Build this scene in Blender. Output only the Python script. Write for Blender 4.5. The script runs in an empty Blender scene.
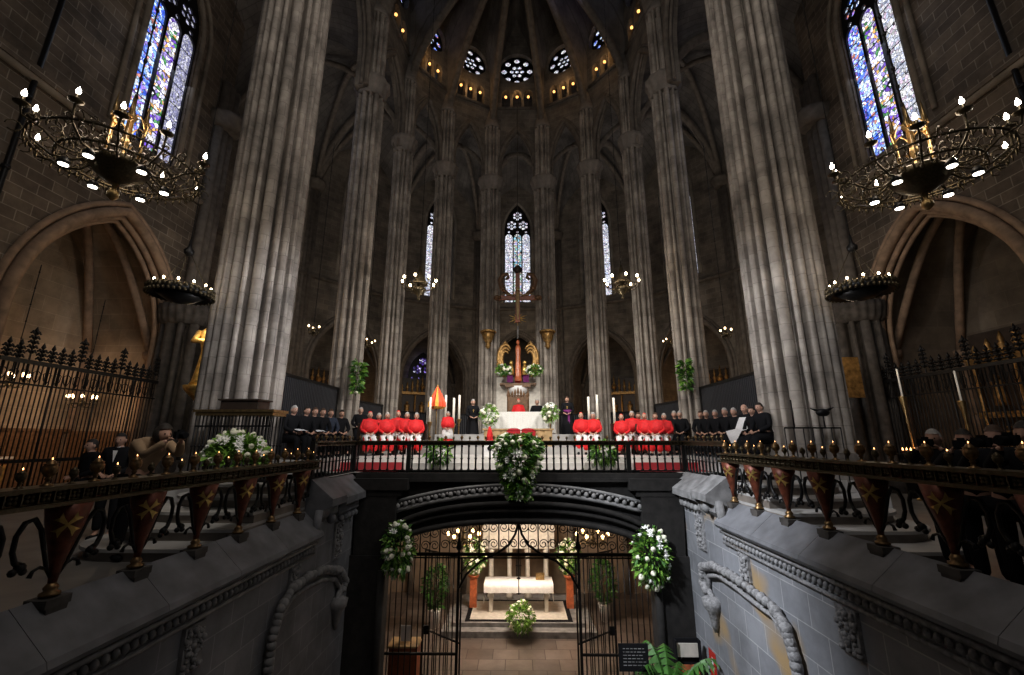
import bpy, bmesh, math, random
from mathutils import Vector, Matrix
from mathutils.geometry import tessellate_polygon
R = math.radians
PI = math.pi
random.seed(7)
scn = bpy.context.scene
COL = scn.collection

# ------------------------------------------------------------------ camera
F = 427.0
PITCH = math.atan(0.2405)
YAW = math.atan(6 / F)
CAMZ = 1.6
cam_d = bpy.data.cameras.new('camera'); cam = bpy.data.objects.new('camera', cam_d); COL.objects.link(cam)
cam_d.sensor_width = 36; cam_d.lens = F / 1024 * 36; cam_d.clip_start = .05; cam_d.clip_end = 300
cam.location = (0, 0, CAMZ)
cam.rotation_euler = (PI / 2 + PITCH, 0, YAW)
scn.camera = cam
CP, SP = math.cos(PITCH), math.sin(PITCH)

def at(px, py, Y):
    """point on the sight line of a photo position at depth Y along the nave"""
    x = (px - 518) / F; v = (337.5 - py) / F
    d = (x, CP - v * SP, SP + v * CP)
    k = Y / d[1]
    return Vector((x * k, Y, CAMZ + d[2] * k))

# ------------------------------------------------------------------ materials
def new_mat(name):
    m = bpy.data.materials.new(name); m.use_nodes = True
    nt = m.node_tree
    return m, nt, nt.nodes['Principled BSDF']

def plain(name, col, rough=.6, metal=0, emis=None, es=0, noise=0, nscale=8, bump=0, alpha=None, sheen=0):
    m, nt, b = new_mat(name)
    b.inputs['Base Color'].default_value = (*col, 1)
    b.inputs['Roughness'].default_value = rough
    b.inputs['Metallic'].default_value = metal
    if emis:
        b.inputs['Emission Color'].default_value = (*emis, 1)
        b.inputs['Emission Strength'].default_value = es
    if noise or bump:
        tc = nt.nodes.new('ShaderNodeTexCoord')
        n = nt.nodes.new('ShaderNodeTexNoise'); n.inputs['Scale'].default_value = nscale; n.inputs['Detail'].default_value = 4
        nt.links.new(tc.outputs['Object'], n.inputs['Vector'])
        if noise:
            r = nt.nodes.new('ShaderNodeValToRGB')
            r.color_ramp.elements[0].position = .3; r.color_ramp.elements[1].position = .7
            r.color_ramp.elements[0].color = (*[c * (1 - noise) for c in col], 1)
            r.color_ramp.elements[1].color = (*[min(1, c * (1 + noise)) for c in col], 1)
            nt.links.new(n.outputs['Fac'], r.inputs['Fac']); nt.links.new(r.outputs['Color'], b.inputs['Base Color'])
        if bump:
            bp = nt.nodes.new('ShaderNodeBump'); bp.inputs['Strength'].default_value = bump; bp.inputs['Distance'].default_value = .03
            nt.links.new(n.outputs['Fac'], bp.inputs['Height']); nt.links.new(bp.outputs['Normal'], b.inputs['Normal'])
    return m

def masonry(name, c1, c2, mortar, bw=.55, bh=.28, ms=.012, rough=.85, bump=.5, patch=None, dirt=.5):
    m, nt, b = new_mat(name); L = nt.links.new; N = nt.nodes.new
    uv = N('ShaderNodeUVMap')
    br = N('ShaderNodeTexBrick'); br.offset = .5
    br.inputs['Scale'].default_value = 1
    br.inputs['Brick Width'].default_value = bw; br.inputs['Row Height'].default_value = bh
    br.inputs['Mortar Size'].default_value = ms; br.inputs['Mortar Smooth'].default_value = .3
    br.inputs['Bias'].default_value = 0
    br.inputs['Color1'].default_value = (*c1, 1); br.inputs['Color2'].default_value = (*c2, 1); br.inputs['Mortar'].default_value = (*mortar, 1)
    L(uv.outputs['UV'], br.inputs['Vector'])
    tc = N('ShaderNodeTexCoord')
    n = N('ShaderNodeTexNoise'); n.inputs['Scale'].default_value = .9; n.inputs['Detail'].default_value = 8; n.inputs['Roughness'].default_value = .65
    L(tc.outputs['Object'], n.inputs['Vector'])
    rp = N('ShaderNodeValToRGB'); rp.color_ramp.elements[0].position = .35; rp.color_ramp.elements[1].position = .68
    v = 1 - dirt
    rp.color_ramp.elements[0].color = (v, v, v, 1); rp.color_ramp.elements[1].color = (1.15, 1.15, 1.15, 1)
    L(n.outputs['Fac'], rp.inputs['Fac'])
    mx = N('ShaderNodeMix'); mx.data_type = 'RGBA'; mx.blend_type = 'MULTIPLY'; mx.inputs[0].default_value = 1
    L(br.outputs['Color'], mx.inputs[6]); L(rp.outputs['Color'], mx.inputs[7])
    out = mx.outputs[2]
    if patch:
        n2 = N('ShaderNodeTexNoise'); n2.inputs['Scale'].default_value = .55; n2.inputs['Detail'].default_value = 2
        L(tc.outputs['Object'], n2.inputs['Vector'])
        r2 = N('ShaderNodeValToRGB'); r2.color_ramp.elements[0].position = .56; r2.color_ramp.elements[1].position = .62
        L(n2.outputs['Fac'], r2.inputs['Fac'])
        m2 = N('ShaderNodeMix'); m2.data_type = 'RGBA'; m2.inputs[7].default_value = (*patch, 1)
        L(r2.outputs['Color'], m2.inputs[0]); L(out, m2.inputs[6]); out = m2.outputs[2]
    L(out, b.inputs['Base Color'])
    b.inputs['Roughness'].default_value = rough
    n3 = N('ShaderNodeTexNoise'); n3.inputs['Scale'].default_value = 14; n3.inputs['Detail'].default_value = 5
    L(tc.outputs['Object'], n3.inputs['Vector'])
    ad = N('ShaderNodeMath'); ad.operation = 'MULTIPLY_ADD'; ad.inputs[1].default_value = .35
    L(n3.outputs['Fac'], ad.inputs[0])
    iv = N('ShaderNodeMath'); iv.operation = 'SUBTRACT'; iv.inputs[0].default_value = 1; L(br.outputs['Fac'], iv.inputs[1])
    L(iv.outputs[0], ad.inputs[2])
    bp = N('ShaderNodeBump'); bp.inputs['Strength'].default_value = bump; bp.inputs['Distance'].default_value = .02
    L(ad.outputs[0], bp.inputs['Height']); L(bp.outputs['Normal'], b.inputs['Normal'])
    return m

def glass_mat(name, stops, strength, scale=9):
    m, nt, b = new_mat(name); L = nt.links.new; N = nt.nodes.new
    uv = N('ShaderNodeUVMap')
    vo = N('ShaderNodeTexVoronoi'); vo.inputs['Scale'].default_value = scale
    L(uv.outputs['UV'], vo.inputs['Vector'])
    big = N('ShaderNodeTexNoise'); big.inputs['Scale'].default_value = .9; big.inputs['Detail'].default_value = 1
    L(uv.outputs['UV'], big.inputs['Vector'])
    sp = N('ShaderNodeSeparateColor'); L(vo.outputs['Color'], sp.inputs[0])
    mm = N('ShaderNodeMath'); mm.operation = 'MULTIPLY_ADD'; mm.inputs[1].default_value = .55
    L(sp.outputs[0], mm.inputs[0]); 
    m3 = N('ShaderNodeMath'); m3.operation = 'MULTIPLY'; m3.inputs[1].default_value = .5; L(big.outputs['Fac'], m3.inputs[0]); L(m3.outputs[0], mm.inputs[2])
    r = N('ShaderNodeValToRGB'); cr = r.color_ramp
    cr.interpolation = 'CONSTANT'
    while len(cr.elements) < len(stops): cr.elements.new(.5)
    for e, (p, c) in zip(cr.elements, stops): e.position = p; e.color = (*c, 1)
    L(mm.outputs[0], r.inputs['Fac'])
    v2 = N('ShaderNodeTexVoronoi'); v2.feature = 'DISTANCE_TO_EDGE'; v2.inputs['Scale'].default_value = scale
    L(uv.outputs['UV'], v2.inputs['Vector'])
    lt = N('ShaderNodeMath'); lt.operation = 'GREATER_THAN'; lt.inputs[1].default_value = .05; L(v2.outputs['Distance'], lt.inputs[0])
    s2 = N('ShaderNodeMath'); s2.operation = 'MULTIPLY_ADD'; s2.inputs[1].default_value = .8; s2.inputs[2].default_value = .5; L(sp.outputs[1], s2.inputs[0])
    st = N('ShaderNodeMath'); st.operation = 'MULTIPLY'; L(lt.outputs[0], st.inputs[0]); L(s2.outputs[0], st.inputs[1])
    st2 = N('ShaderNodeMath'); st2.operation = 'MULTIPLY'; st2.inputs[1].default_value = strength; L(st.outputs[0], st2.inputs[0])
    b.inputs['Base Color'].default_value = (.02, .02, .03, 1)
    L(r.outputs['Color'], b.inputs['Emission Color']); L(st2.outputs[0], b.inputs['Emission Strength'])
    b.inputs['Roughness'].default_value = .3
    return m

M = {}
M['wall'] = masonry('wall_masonry', (.2, .155, .115), (.115, .088, .066), (.3, .255, .205), .62, .3, .014, dirt=.55)
M['wallf'] = masonry('apse_masonry', (.27, .235, .195), (.19, .165, .14), (.32, .29, .25), .6, .3, .01, dirt=.55)
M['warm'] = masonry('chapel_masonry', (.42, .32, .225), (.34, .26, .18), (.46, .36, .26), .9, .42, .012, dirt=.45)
M['dwarm'] = masonry('shaded_chapel_masonry', (.2, .16, .12), (.15, .12, .09), (.2, .16, .12), .9, .42, .012, dirt=.45)  # darker copy of the chapel masonry, the right chapel's shade put into colour
M['pier'] = masonry('pier_masonry', (.5, .445, .39), (.4, .35, .305), (.3, .265, .235), .5, .38, .008, dirt=.6, bump=.25)
M['vault'] = masonry('vault_masonry', (.21, .195, .185), (.16, .15, .145), (.12, .11, .1), .6, .24, .012, dirt=.5)
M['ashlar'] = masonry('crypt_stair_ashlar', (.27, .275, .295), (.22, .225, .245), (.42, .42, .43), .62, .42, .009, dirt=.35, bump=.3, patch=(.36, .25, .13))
M['ashlarL'] = masonry('shaded_stair_ashlar', (.235, .235, .25), (.19, .19, .205), (.32, .32, .33), .62, .42, .009, dirt=.4, bump=.3)  # darker copy of the right-hand ashlar; the left wall's shade is in its colour
M['tile'] = masonry('crypt_floor_stone', (.24, .195, .17), (.15, .12, .105), (.07, .055, .05), .75, .6, .012, rough=.3, dirt=.4, bump=.15)
M['stone'] = plain('grey_stone', (.22, .215, .215), .8, noise=.35, nscale=5, bump=.4)
M['coping'] = plain('slate_coping_stone', (.17, .172, .185), .55, noise=.3, nscale=3, bump=.2)
M['carve'] = plain('carved_stone', (.26, .255, .26), .85, noise=.4, nscale=18, bump=.6)
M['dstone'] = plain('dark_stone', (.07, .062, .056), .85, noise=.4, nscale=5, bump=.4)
M['xstone'] = plain('shade_black_stone', (.016, .014, .013), .85, noise=.4, nscale=6, bump=.4)  # near-black colour stands in for shade on the crypt front
M['rib'] = plain('rib_stone', (.165, .142, .12), .85, noise=.3, nscale=4, bump=.3)
M['wrib'] = plain('chapel_rib_stone', (.27, .185, .125), .85, noise=.3, nscale=4, bump=.3)
M['floor'] = plain('nave_floor_stone', (.17, .16, .15), .4, noise=.25, nscale=2)
M['marble'] = plain('pale_step_marble', (.66, .63, .6), .45, noise=.1, nscale=2)
M['tread'] = plain('pale_tread', (.42, .405, .39), .6, noise=.12, nscale=3)
M['riser'] = plain('brown_riser', (.2, .17, .145), .6, noise=.2, nscale=4)
M['iron'] = plain('black_iron', (.018, .017, .017), .45, .6)
M['bronze'] = plain('dark_bronze', (.10, .078, .045), .4, .8, noise=.3, nscale=30)
M['brass'] = plain('aged_brass', (.4, .27, .12), .35, .9, noise=.3, nscale=20)
M['cupb'] = plain('tarnished_brass', (.24, .15, .07), .4, .85, noise=.4, nscale=25)
M['gold'] = plain('gilding', (.78, .5, .16), .38, .75, noise=.4, nscale=9, bump=.5)
M['dgold'] = plain('dark_gilding', (.42, .25, .09), .45, .6, noise=.5, nscale=7, bump=.6)
M['redbr'] = plain('red_enamel', (.15, .042, .022), .45, .3, noise=.45, nscale=14)
M['bulb'] = plain('warm_bulb', (1, .9, .7), .3, emis=(1, .78, .5), es=28)
M['bulbw'] = plain('white_bulb', (1, .95, .9), .3, emis=(1, .9, .78), es=26)
M['globe'] = plain('amber_globe', (1, .6, .2), .3, emis=(1, .5, .15), es=2.2)
M['flame'] = plain('candle_flame', (1, .5, .2), .3, emis=(1, .45, .16), es=6)
M['downl'] = plain('downlight_lens', (1, 1, .95), .3, emis=(1, .93, .8), es=9)
M['red'] = plain('scarlet_cloth', (.72, .018, .022), .7, noise=.15, nscale=12, bump=.2)
M['dred'] = plain('dark_red_cloth', (.4, .012, .02), .75)
M['carpet'] = plain('red_carpet', (.5, .06, .07), .9)
M['white'] = plain('white_linen', (.82, .8, .8), .75, noise=.06, nscale=20, bump=.25)
M['lace'] = plain('altar_cloth', (.8, .78, .74), .8, noise=.1, nscale=30, bump=.3)
M['black'] = plain('black_cloth', (.014, .014, .016), .8)
for k_ in ('black',): M[k_].node_tree.nodes['Principled BSDF'].inputs['Specular IOR Level'].default_value = .08
M['navy'] = plain('navy_cloth', (.025, .035, .06), .8)
M['purple'] = plain('purple_cloth', (.2, .02, .16), .7)
M['olive'] = plain('olive_cloth', (.34, .23, .14), .85, noise=.15)
M['skin'] = plain('skin', (.56, .33, .24), .55)
M['hgrey'] = plain('grey_hair', (.42, .4, .38), .8)
M['hdark'] = plain('dark_hair', (.025, .018, .014), .7)
M['hbrown'] = plain('brown_hair', (.09, .05, .03), .7)
M['leaf'] = plain('green_leaf', (.05, .15, .022), .5, noise=.5, nscale=9)
M['leafl'] = plain('lime_leaf', (.2, .38, .06), .5, noise=.4, nscale=9)
M['petal'] = plain('cream_petal', (.85, .83, .68), .6)
M['petalw'] = plain('white_petal', (.9, .9, .86), .6)
M['wax'] = plain('candle_wax', (.88, .84, .74), .5, emis=(1, .9, .75), es=.12)
M['wood'] = plain('carved_wood', (.16, .085, .04), .5, noise=.35, nscale=10, bump=.3)
M['rwood'] = plain('reddish_wood', (.28, .075, .03), .4, noise=.3, nscale=6)
M['dwood'] = plain('dark_wood', (.04, .026, .018), .5, noise=.3, nscale=6)
M['tan'] = plain('tan_wood_panel', (.48, .33, .17), .5, noise=.2, nscale=6)
M['redmarble'] = plain('red_marble', (.48, .14, .06), .3, noise=.35, nscale=7)
M['orange'] = plain('orange_silk', (.9, .1, .03), .5)
M['yellow'] = plain('yellow_silk', (.95, .5, .08), .5)
M['paper'] = plain('white_paper', (.85, .86, .9), .6)
M['screen'] = plain('lit_screen', (.2, .3, .5), .3, emis=(.45, .6, 1), es=.9)
M['plaster'] = plain('pale_plaster', (.62, .58, .52), .8, noise=.1)
M['cream'] = plain('crypt_plaster', (.3, .23, .17), .8, noise=.2, nscale=3)
M['signred'] = plain('red_sign', (.5, .03, .02), .5)
BL = [(0, (.02, .05, .3)), (.22, (.06, .14, .75)), (.34, (.22, .4, .95)), (.44, (.55, .75, 1)), (.54, (.85, .92, 1)), (.62, (.3, .2, .7)), (.7, (.6, .25, .2)), (.76, (.8, .85, 1))]
PU = [(0, (.08, .03, .3)), (.22, (.2, .1, .6)), (.34, (.4, .32, .75)), (.44, (.75, .75, 1)), (.55, (.95, .92, .95)), (.64, (.1, .3, .12)), (.7, (.8, .45, .15)), (.76, (.9, .9, 1))]
WH = [(0, (.35, .4, .6)), (.22, (.62, .66, .82)), (.34, (.8, .83, .95)), (.44, (.92, .93, 1)), (.55, (1, 1, 1)), (.64, (.75, .6, .75)), (.72, (.6, .7, .95)), (.78, (1, 1, 1))]
CE = [(0, (.15, .35, .75)), (.25, (.3, .6, .75)), (.38, (.75, .85, .9)), (.48, (.95, .95, .9)), (.56, (.35, .6, .4)), (.64, (.85, .6, .55)), (.72, (.55, .55, .95)), (.78, (.9, .9, 1))]
M['gblue'] = glass_mat('blue_stained_glass', BL, 1.5, 10)
M['gpur'] = glass_mat('violet_stained_glass', PU, 1.4, 8)
M['gwhite'] = glass_mat('pale_stained_glass', WH, 1.1, 11)
M['gcent'] = glass_mat('pearly_stained_glass', CE, 1.0, 7)
M['glilac'] = glass_mat('lilac_stained_glass', [(0, (.25, .25, .5)), (.25, (.45, .45, .75)), (.36, (.62, .62, .9)), (.46, (.78, .78, .98)), (.56, (.92, .92, 1)), (.7, (.5, .5, .8))], .85, 14)
M['gdark'] = glass_mat('deep_violet_glass', [(0, (.02, .01, .08)), (.3, (.1, .04, .35)), (.42, (.3, .2, .75)), (.52, (.8, .8, 1)), (.62, (.05, .03, .2))], .9, 6)

# ------------------------------------------------------------------ mesh builder
class MB:
    def __init__(s):
        s.bm = bmesh.new(); s.uv = s.bm.loops.layers.uv.new('UVMap'); s.mi = 0
    def face(s, pts, uvs=None, smooth=False):
        try: f = s.bm.faces.new([s.bm.verts.new(p) for p in pts])
        except ValueError: return
        f.material_index = s.mi; f.smooth = smooth
        if uvs:
            for l, u in zip(f.loops, uvs): l[s.uv].uv = u
        return f
    def grid(s, rows, closed=False, smooth=True, uvs=None):
        vs = [[s.bm.verts.new(p) for p in r] for r in rows]
        n = len(rows[0])
        for i in range(len(rows) - 1):
            for j in range(n if closed else n - 1):
                k = (j + 1) % n
                q = (vs[i][j], vs[i][k], vs[i + 1][k], vs[i + 1][j])
                if len({id(v) for v in q}) < 4: continue
                f = s.bm.faces.new(q)
                f.material_index = s.mi; f.smooth = smooth
                if uvs:
                    us = [uvs[i][j], uvs[i][j + 1] if j + 1 < len(uvs[i]) else uvs[i][k], uvs[i + 1][j + 1] if j + 1 < len(uvs[i + 1]) else uvs[i + 1][k], uvs[i + 1][j]]
                    for l, u in zip(f.loops, us): l[s.uv].uv = u
        return vs
    def cap(s, vs):
        try:
            f = s.bm.faces.new(vs); f.material_index = s.mi
        except ValueError: pass
    def box(s, c, d, rz=0, top=1.0, topy=None):
        topy = top if topy is None else topy
        x, y, z = d[0] / 2, d[1] / 2, d[2] / 2
        P = []
        for sz, kx, ky in ((-1, 1, 1), (1, top, topy)):
            for sx, sy in ((-1, -1), (1, -1), (1, 1), (-1, 1)):
                P.append(Vector((sx * x * kx, sy * y * ky, sz * z)))
        rot = Matrix.Rotation(rz, 3, 'Z'); c = Vector(c)
        P = [rot @ p + c for p in P]
        for idx, ax in (((0, 3, 2, 1), 2), ((4, 5, 6, 7), 2), ((0, 1, 5, 4), 1), ((2, 3, 7, 6), 1), ((1, 2, 6, 5), 0), ((3, 0, 4, 7), 0)):
            pts = [P[i] for i in idx]
            if ax == 2: u = [(p.x, p.y) for p in pts]
            elif ax == 1: u = [(p.x, p.z) for p in pts]
            else: u = [(p.y, p.z) for p in pts]
            s.face(pts, u)
    def tube(s, path, r, n=6, cap=True, smooth=True, flat=None):
        path = [Vector(p) for p in path]
        rs = r if isinstance(r, (list, tuple)) else [r] * len(path)
        rows = []; prev = None
        for i, p in enumerate(path):
            t = (path[min(i + 1, len(path) - 1)] - path[max(i - 1, 0)])
            if t.length < 1e-9: t = Vector((0, 0, 1))
            t.normalize()
            if prev is None:
                a = Vector((0, 0, 1)) if abs(t.z) < .9 else Vector((1, 0, 0))
            else: a = prev
            u = a - t * a.dot(t); u.normalize(); prev = u; w = t.cross(u)
            rows.append([p + (u * math.cos(2 * PI * k / n) + w * math.sin(2 * PI * k / n)) * rs[i] for k in range(n)])
        vs = s.grid(rows, True, smooth)
        if cap: s.cap(vs[0][::-1]); s.cap(vs[-1])
    def lathe(s, prof, c=(0, 0, 0), n=12, smooth=True, sx=1, sy=1, lob=0, ln=0):
        c = Vector(c); rows = []
        for r, z in prof:
            rows.append([c + Vector((r * sx * (1 + lob * math.cos(ln * 2 * PI * k / n)) * math.cos(2 * PI * k / n), r * sy * (1 + lob * math.cos(ln * 2 * PI * k / n)) * math.sin(2 * PI * k / n), z)) for k in range(n)])
        vs = s.grid(rows, True, smooth)
        s.cap(vs[0][::-1]); s.cap(vs[-1])
    def ball(s, c, r, n=8, m=6, sx=1, sy=1, sz=1, rot=None):
        c = Vector(c); rows = []
        for i in range(m + 1):
            a = -PI / 2 + PI * i / m
            rr = max(math.cos(a), .02)
            row = []
            for k in range(n):
                p = Vector((r * rr * math.cos(2 * PI * k / n) * sx, r * rr * math.sin(2 * PI * k / n) * sy, r * math.sin(a) * sz))
                if rot: p = rot @ p
                row.append(c + p)
            rows.append(row)
        vs = s.grid(rows, True, True); s.cap(vs[0][::-1]); s.cap(vs[-1])
    def poly(s, loops, f3, thick=None, tv=None, smooth=False):
        """loops: outer + holes in 2D; f3 maps (u,v)->3D ; thick: vector for the reveal depth"""
        pl = [[Vector((u, v, 0)) for u, v in l] for l in loops]
        flat = [p for l in pl for p in l]
        vs = [s.bm.verts.new(f3(p.x, p.y)) for p in flat]
        for t in tessellate_polygon(pl):
            try: f = s.bm.faces.new([vs[i] for i in t])
            except ValueError: continue
            f.material_index = s.mi
            for l, i in zip(f.loops, t): l[s.uv].uv = (flat[i].x, flat[i].y)
        if thick is not None:
            tv = Vector(thick)
            for li, l in enumerate(pl):
                d = 0
                for i in range(len(l)):
                    a, b = l[i], l[(i + 1) % len(l)]
                    A, B = Vector(f3(a.x, a.y)), Vector(f3(b.x, b.y)); ln = (B - A).length
                    s.face([A, B, B + tv, A + tv], [(d, 0), (d + ln, 0), (d + ln, tv.length), (d, tv.length)]); d += ln
            vb = [s.bm.verts.new(Vector(f3(p.x, p.y)) + tv) for p in flat]
            for t in tessellate_polygon(pl):
                try: f = s.bm.faces.new([vb[i] for i in t[::-1]])
                except ValueError: continue
                f.material_index = s.mi
                for l, i in zip(f.loops, t[::-1]): l[s.uv].uv = (flat[i].x, flat[i].y)
    def mesh(s, me, mat=None):
        n0 = len(s.bm.faces)
        s.bm.from_mesh(me); s.bm.faces.ensure_lookup_table()
        for f in s.bm.faces[n0:]: f.material_index = s.mi; f.smooth = True
    def data(s, name, mats):
        me = bpy.data.meshes.new(name)
        bmesh.ops.recalc_face_normals(s.bm, faces=s.bm.faces[:]) if getattr(s, 'fixn', True) else None
        s.bm.to_mesh(me); s.bm.free()
        for m in (mats if isinstance(mats, (list, tuple)) else [mats]): me.materials.append(m)
        return me
    def build(s, name, mats, parent=None, loc=None):
        return link(name, s.data(name, mats), parent, loc)

def link(name, me, parent=None, loc=None, rz=0):
    o = bpy.data.objects.new(name, me); COL.objects.link(o)
    if parent: o.parent = parent
    if loc is not None: o.location = loc
    if rz: o.rotation_euler.z = rz
    return o

def tag(o, label, cat, group=None, kind=None):
    o['label'] = label; o['category'] = cat
    if group: o['group'] = group
    if kind: o['kind'] = kind
    return o
def thing(name, label, cat, loc=(0, 0, 0), rz=0, group=None):
    o = bpy.data.objects.new(name, None); COL.objects.link(o); o.empty_display_size = .2
    o.location = loc; o.rotation_euler = (0, 0, rz)
    return tag(o, label, cat, group)
def copy_tree(o, parent=None):
    c = o.copy(); COL.objects.link(c)
    if parent: c.parent = parent
    for ch in list(o.children):
        d = ch.copy(); COL.objects.link(d); d.parent = c
        for g in list(ch.children):
            e = g.copy(); COL.objects.link(e); e.parent = d
    return c
def dup(o, loc, rz=0, label=None, sc=None):
    c = copy_tree(o); c.location = loc; c.rotation_euler = (0, 0, rz)
    if label: c['label'] = label
    if sc: c.scale = (sc, sc, sc)
    return c
def struct(name, mb, mats, label=None, cat='wall', parent=None):
    o = mb.build(name, mats, parent)
    if parent is None:
        o['kind'] = 'structure'
        if label: o['label'] = label; o['category'] = cat
    return o

# ------------------------------------------------------------------ arch helpers
def arch_curve(a, zs, zp, n=10):
    """points of a pointed arch from (-a,zs) over (0,zp) to (a,zs)"""
    h = zp - zs; pts = []
    if h >= a:
        xc = (h * h - a * a) / (2 * a); rr = xc + a
        th = math.atan2(h, xc)
        for i in range(n + 1):
            t = th * i / n
            pts.append((xc - rr * math.cos(t), zs + rr * math.sin(t)))
    else:
        for i in range(n + 1):
            t = PI / 2 * i / n
            pts.append((-a * math.cos(t), zs + h * math.sin(t)))
    return pts + [(-x, z) for x, z in pts[-2::-1]]
def arch_loop(u, w, zb, zs, zp, n=10):
    a = w / 2
    return [(u - a, zb)] + [(u + x, z) for x, z in arch_curve(a, zs, zp, n)] + [(u + a, zb)]
def circle(u, v, r, n=14, sx=1, rot=0):
    return [(u + r * sx * math.cos(rot + 2 * PI * k / n), v + r * math.sin(rot + 2 * PI * k / n)) for k in range(n)]

def wall_frame(A, B):
    A, B = Vector((*A, 0)), Vector((*B, 0)); d = (B - A); L = d.length; d.normalize()
    return A, B, d, L
def panel(name, A, B, z0, z1, holes, mat, out, thick=.6, label=None, cat='wall', hoods=(), hoodmat=None):
    A, B, d, L = wall_frame(A, B)
    nrm = Vector((-d.y, d.x, 0))
    if nrm.dot(Vector((*out, 0))) < 0: nrm = -nrm
    mb = MB()
    low = sorted([h for h in holes if min(p[1] for p in h) < z0 + .03], key=lambda h: h[0][0]); holes = [h for h in holes if h not in low]
    base = [(0, z0)]
    for h in low: base += [(h[0][0], z0)] + list(h[1:-1]) + [(h[-1][0], z0)]
    mb.poly([base + [(L, z0), (L, z1), (0, z1)]] + holes, lambda u, v: A + d * u + Vector((0, 0, v)), nrm * thick)
    o = struct(name, mb, mat, label, cat)
    return o, (lambda u, v, k=0: A + d * u + nrm * k + Vector((0, 0, v))), L, nrm

def rosette(u, v, r):
    hs = []
    for k in range(6):
        a = 2 * PI * k / 6 + PI / 6
        hs.append(circle(u + r * .62 * math.cos(a), v + r * .62 * math.sin(a), r * .285, 8))
    hs.append(circle(u, v, r * .25, 8))
    return hs

win_n = 0
def lancet(f3, nrm, u, w, zb, zt, nl, glasses, tm, label):
    """tracery plate and glass for a pointed window centred at u"""
    global win_n; win_n += 1
    zs = zt - w * 1.15
    outer = arch_loop(u, w, zb, zs, zt)
    holes = []
    lw = w / nl
    zl = zs - .15 if nl > 1 else zs
    for i in range(nl):
        cu = u - w / 2 + lw * (i + .5)
        holes.append(arch_loop(cu, lw * .86, zb + .06, zl - lw * .55, zl, 5))
        holes.append(circle(cu, zl + lw * .2, lw * .14, 8))
    holes += rosette(u - w * .225, zs + w * .27, w * .215)
    holes += rosette(u + w * .225, zs + w * .27, w * .215)
    holes += rosette(u, zs + w * .67, w * .21)
    mb = MB(); mb.poly([outer] + holes, lambda a, b: f3(a, b, .08), nrm * .08)
    nb = int((zl - zb) / (lw * 1.15))
    for k in range(1, nb):
        z = zb + (zl - zb) * k / nb
        mb.tube([f3(u - w / 2, z, .1), f3(u + w / 2, z, .1)], .018, 4)
    o = struct('window_%d' % win_n, mb, tm, label, 'window')
    # glass: one sheet per light, plus the head
    for i in range(nl):
        cu = u - w / 2 + lw * (i + .5)
        g = MB(); g.poly([[(cu - lw / 2, zb), (cu + lw / 2, zb), (cu + lw / 2, zl + .02), (cu - lw / 2, zl + .02)]], lambda a, b: f3(a, b, .17))
        g.build('glass', M[glasses[i % len(glasses)]], o)
    g = MB(); hd = [(x, z) for x, z in outer if z >= zl] 
    hd = [(u - w / 2, zl + .02)] + [(x, z) for x, z in outer[1:-1] if z > zl + .02] + [(u + w / 2, zl + .02)]
    g.poly([hd], lambda a, b: f3(a, b, .17)); g.build('head_glass', M[glasses[-1]], o)
    return o
def rose(f3, nrm, u, z, r, gm, label):
    global win_n; win_n += 1
    holes = []
    for k in range(8):
        a = 2 * PI * k / 8
        holes.append(circle(u + r * .74 * math.cos(a), z + r * .74 * math.sin(a), r * .17, 8))
    for k in range(6):
        a = 2 * PI * k / 6
        holes.append(circle(u + r * .3 * math.cos(a), z + r * .3 * math.sin(a), r * .125, 8))
    holes.append(circle(u, z, r * .11, 8))
    mb = MB(); mb.poly([circle(u, z, r, 32)] + holes, lambda a, b: f3(a, b, .3), nrm * .1)
    o = struct('window_%d' % win_n, mb, M['iron'], label, 'window')
    g = MB(); g.poly([circle(u, z, r * .98, 32)], lambda a, b: f3(a, b, .37)); g.build('glass', gm, o)
    return o
def hood(name, f3, u, w, zb, zs, zp, mat, rs=((0, .13, -.04), (.2, .09, 0), (-.14, .07, .12)), parent=None):
    mb = MB()
    for off, r, k in rs:
        c = arch_curve(w / 2 + off, zs, zp + off, 12)
        pts = [f3(u - w / 2 - off, zb, k)] + [f3(u + x, z, k) for x, z in c] + [f3(u + w / 2 + off, zb, k)]
        mb.tube(pts, r, 6)
    return struct(name, mb, mat, 'stone moulding round an arch' if 0 else None, 'trim', parent)

# ------------------------------------------------------------------ clustered piers
def pier_profile(Rad, n=None, big=12, rot=.1):
    # rounded shafts of unequal size parted by narrow deep hollows
    pat = [.14, .066, .1, .066] if big >= 12 else [.185, .095]
    rep_ = 5 if big >= 12 else 6
    n = n or (400 if big >= 12 else 264)
    half = [math.asin(r / (1 - r)) for r in pat]
    gap = (2 * PI - 2 * sum(half) * rep_) / (rep_ * len(pat))
    sh = []; a = rot
    for k in range(rep_ * len(pat)):
        r = pat[k % len(pat)]; h = half[k % len(pat)]
        a += h; sh.append((Rad * (1 - r), a, Rad * r)); a += h + gap
    out = []
    for i in range(n):
        t = 2 * PI * i / n; best = Rad * .6
        for d, a, r in sh:
            dt = t - a; c = d * math.cos(dt); q = r * r - (d * math.sin(dt)) ** 2
            if q > 0 and c > 0: best = max(best, c + math.sqrt(q))
        out.append((best * math.cos(t), best * math.sin(t)))
    return out
def pier_mb(Rad, z0, z1, big=12, segs=8):
    mb = MB(); pr = pier_profile(Rad, big=big)
    rows = []; uvs = []
    for i in range(segs + 1):
        z = z0 + (z1 - z0) * i / segs
        rows.append([(x, y, z) for x, y in pr])
        uvs.append([(k * 2 * PI * Rad / len(pr), z) for k in range(len(pr) + 1)])
    mb.grid(rows, True, False, uvs)
    return mb
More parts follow.
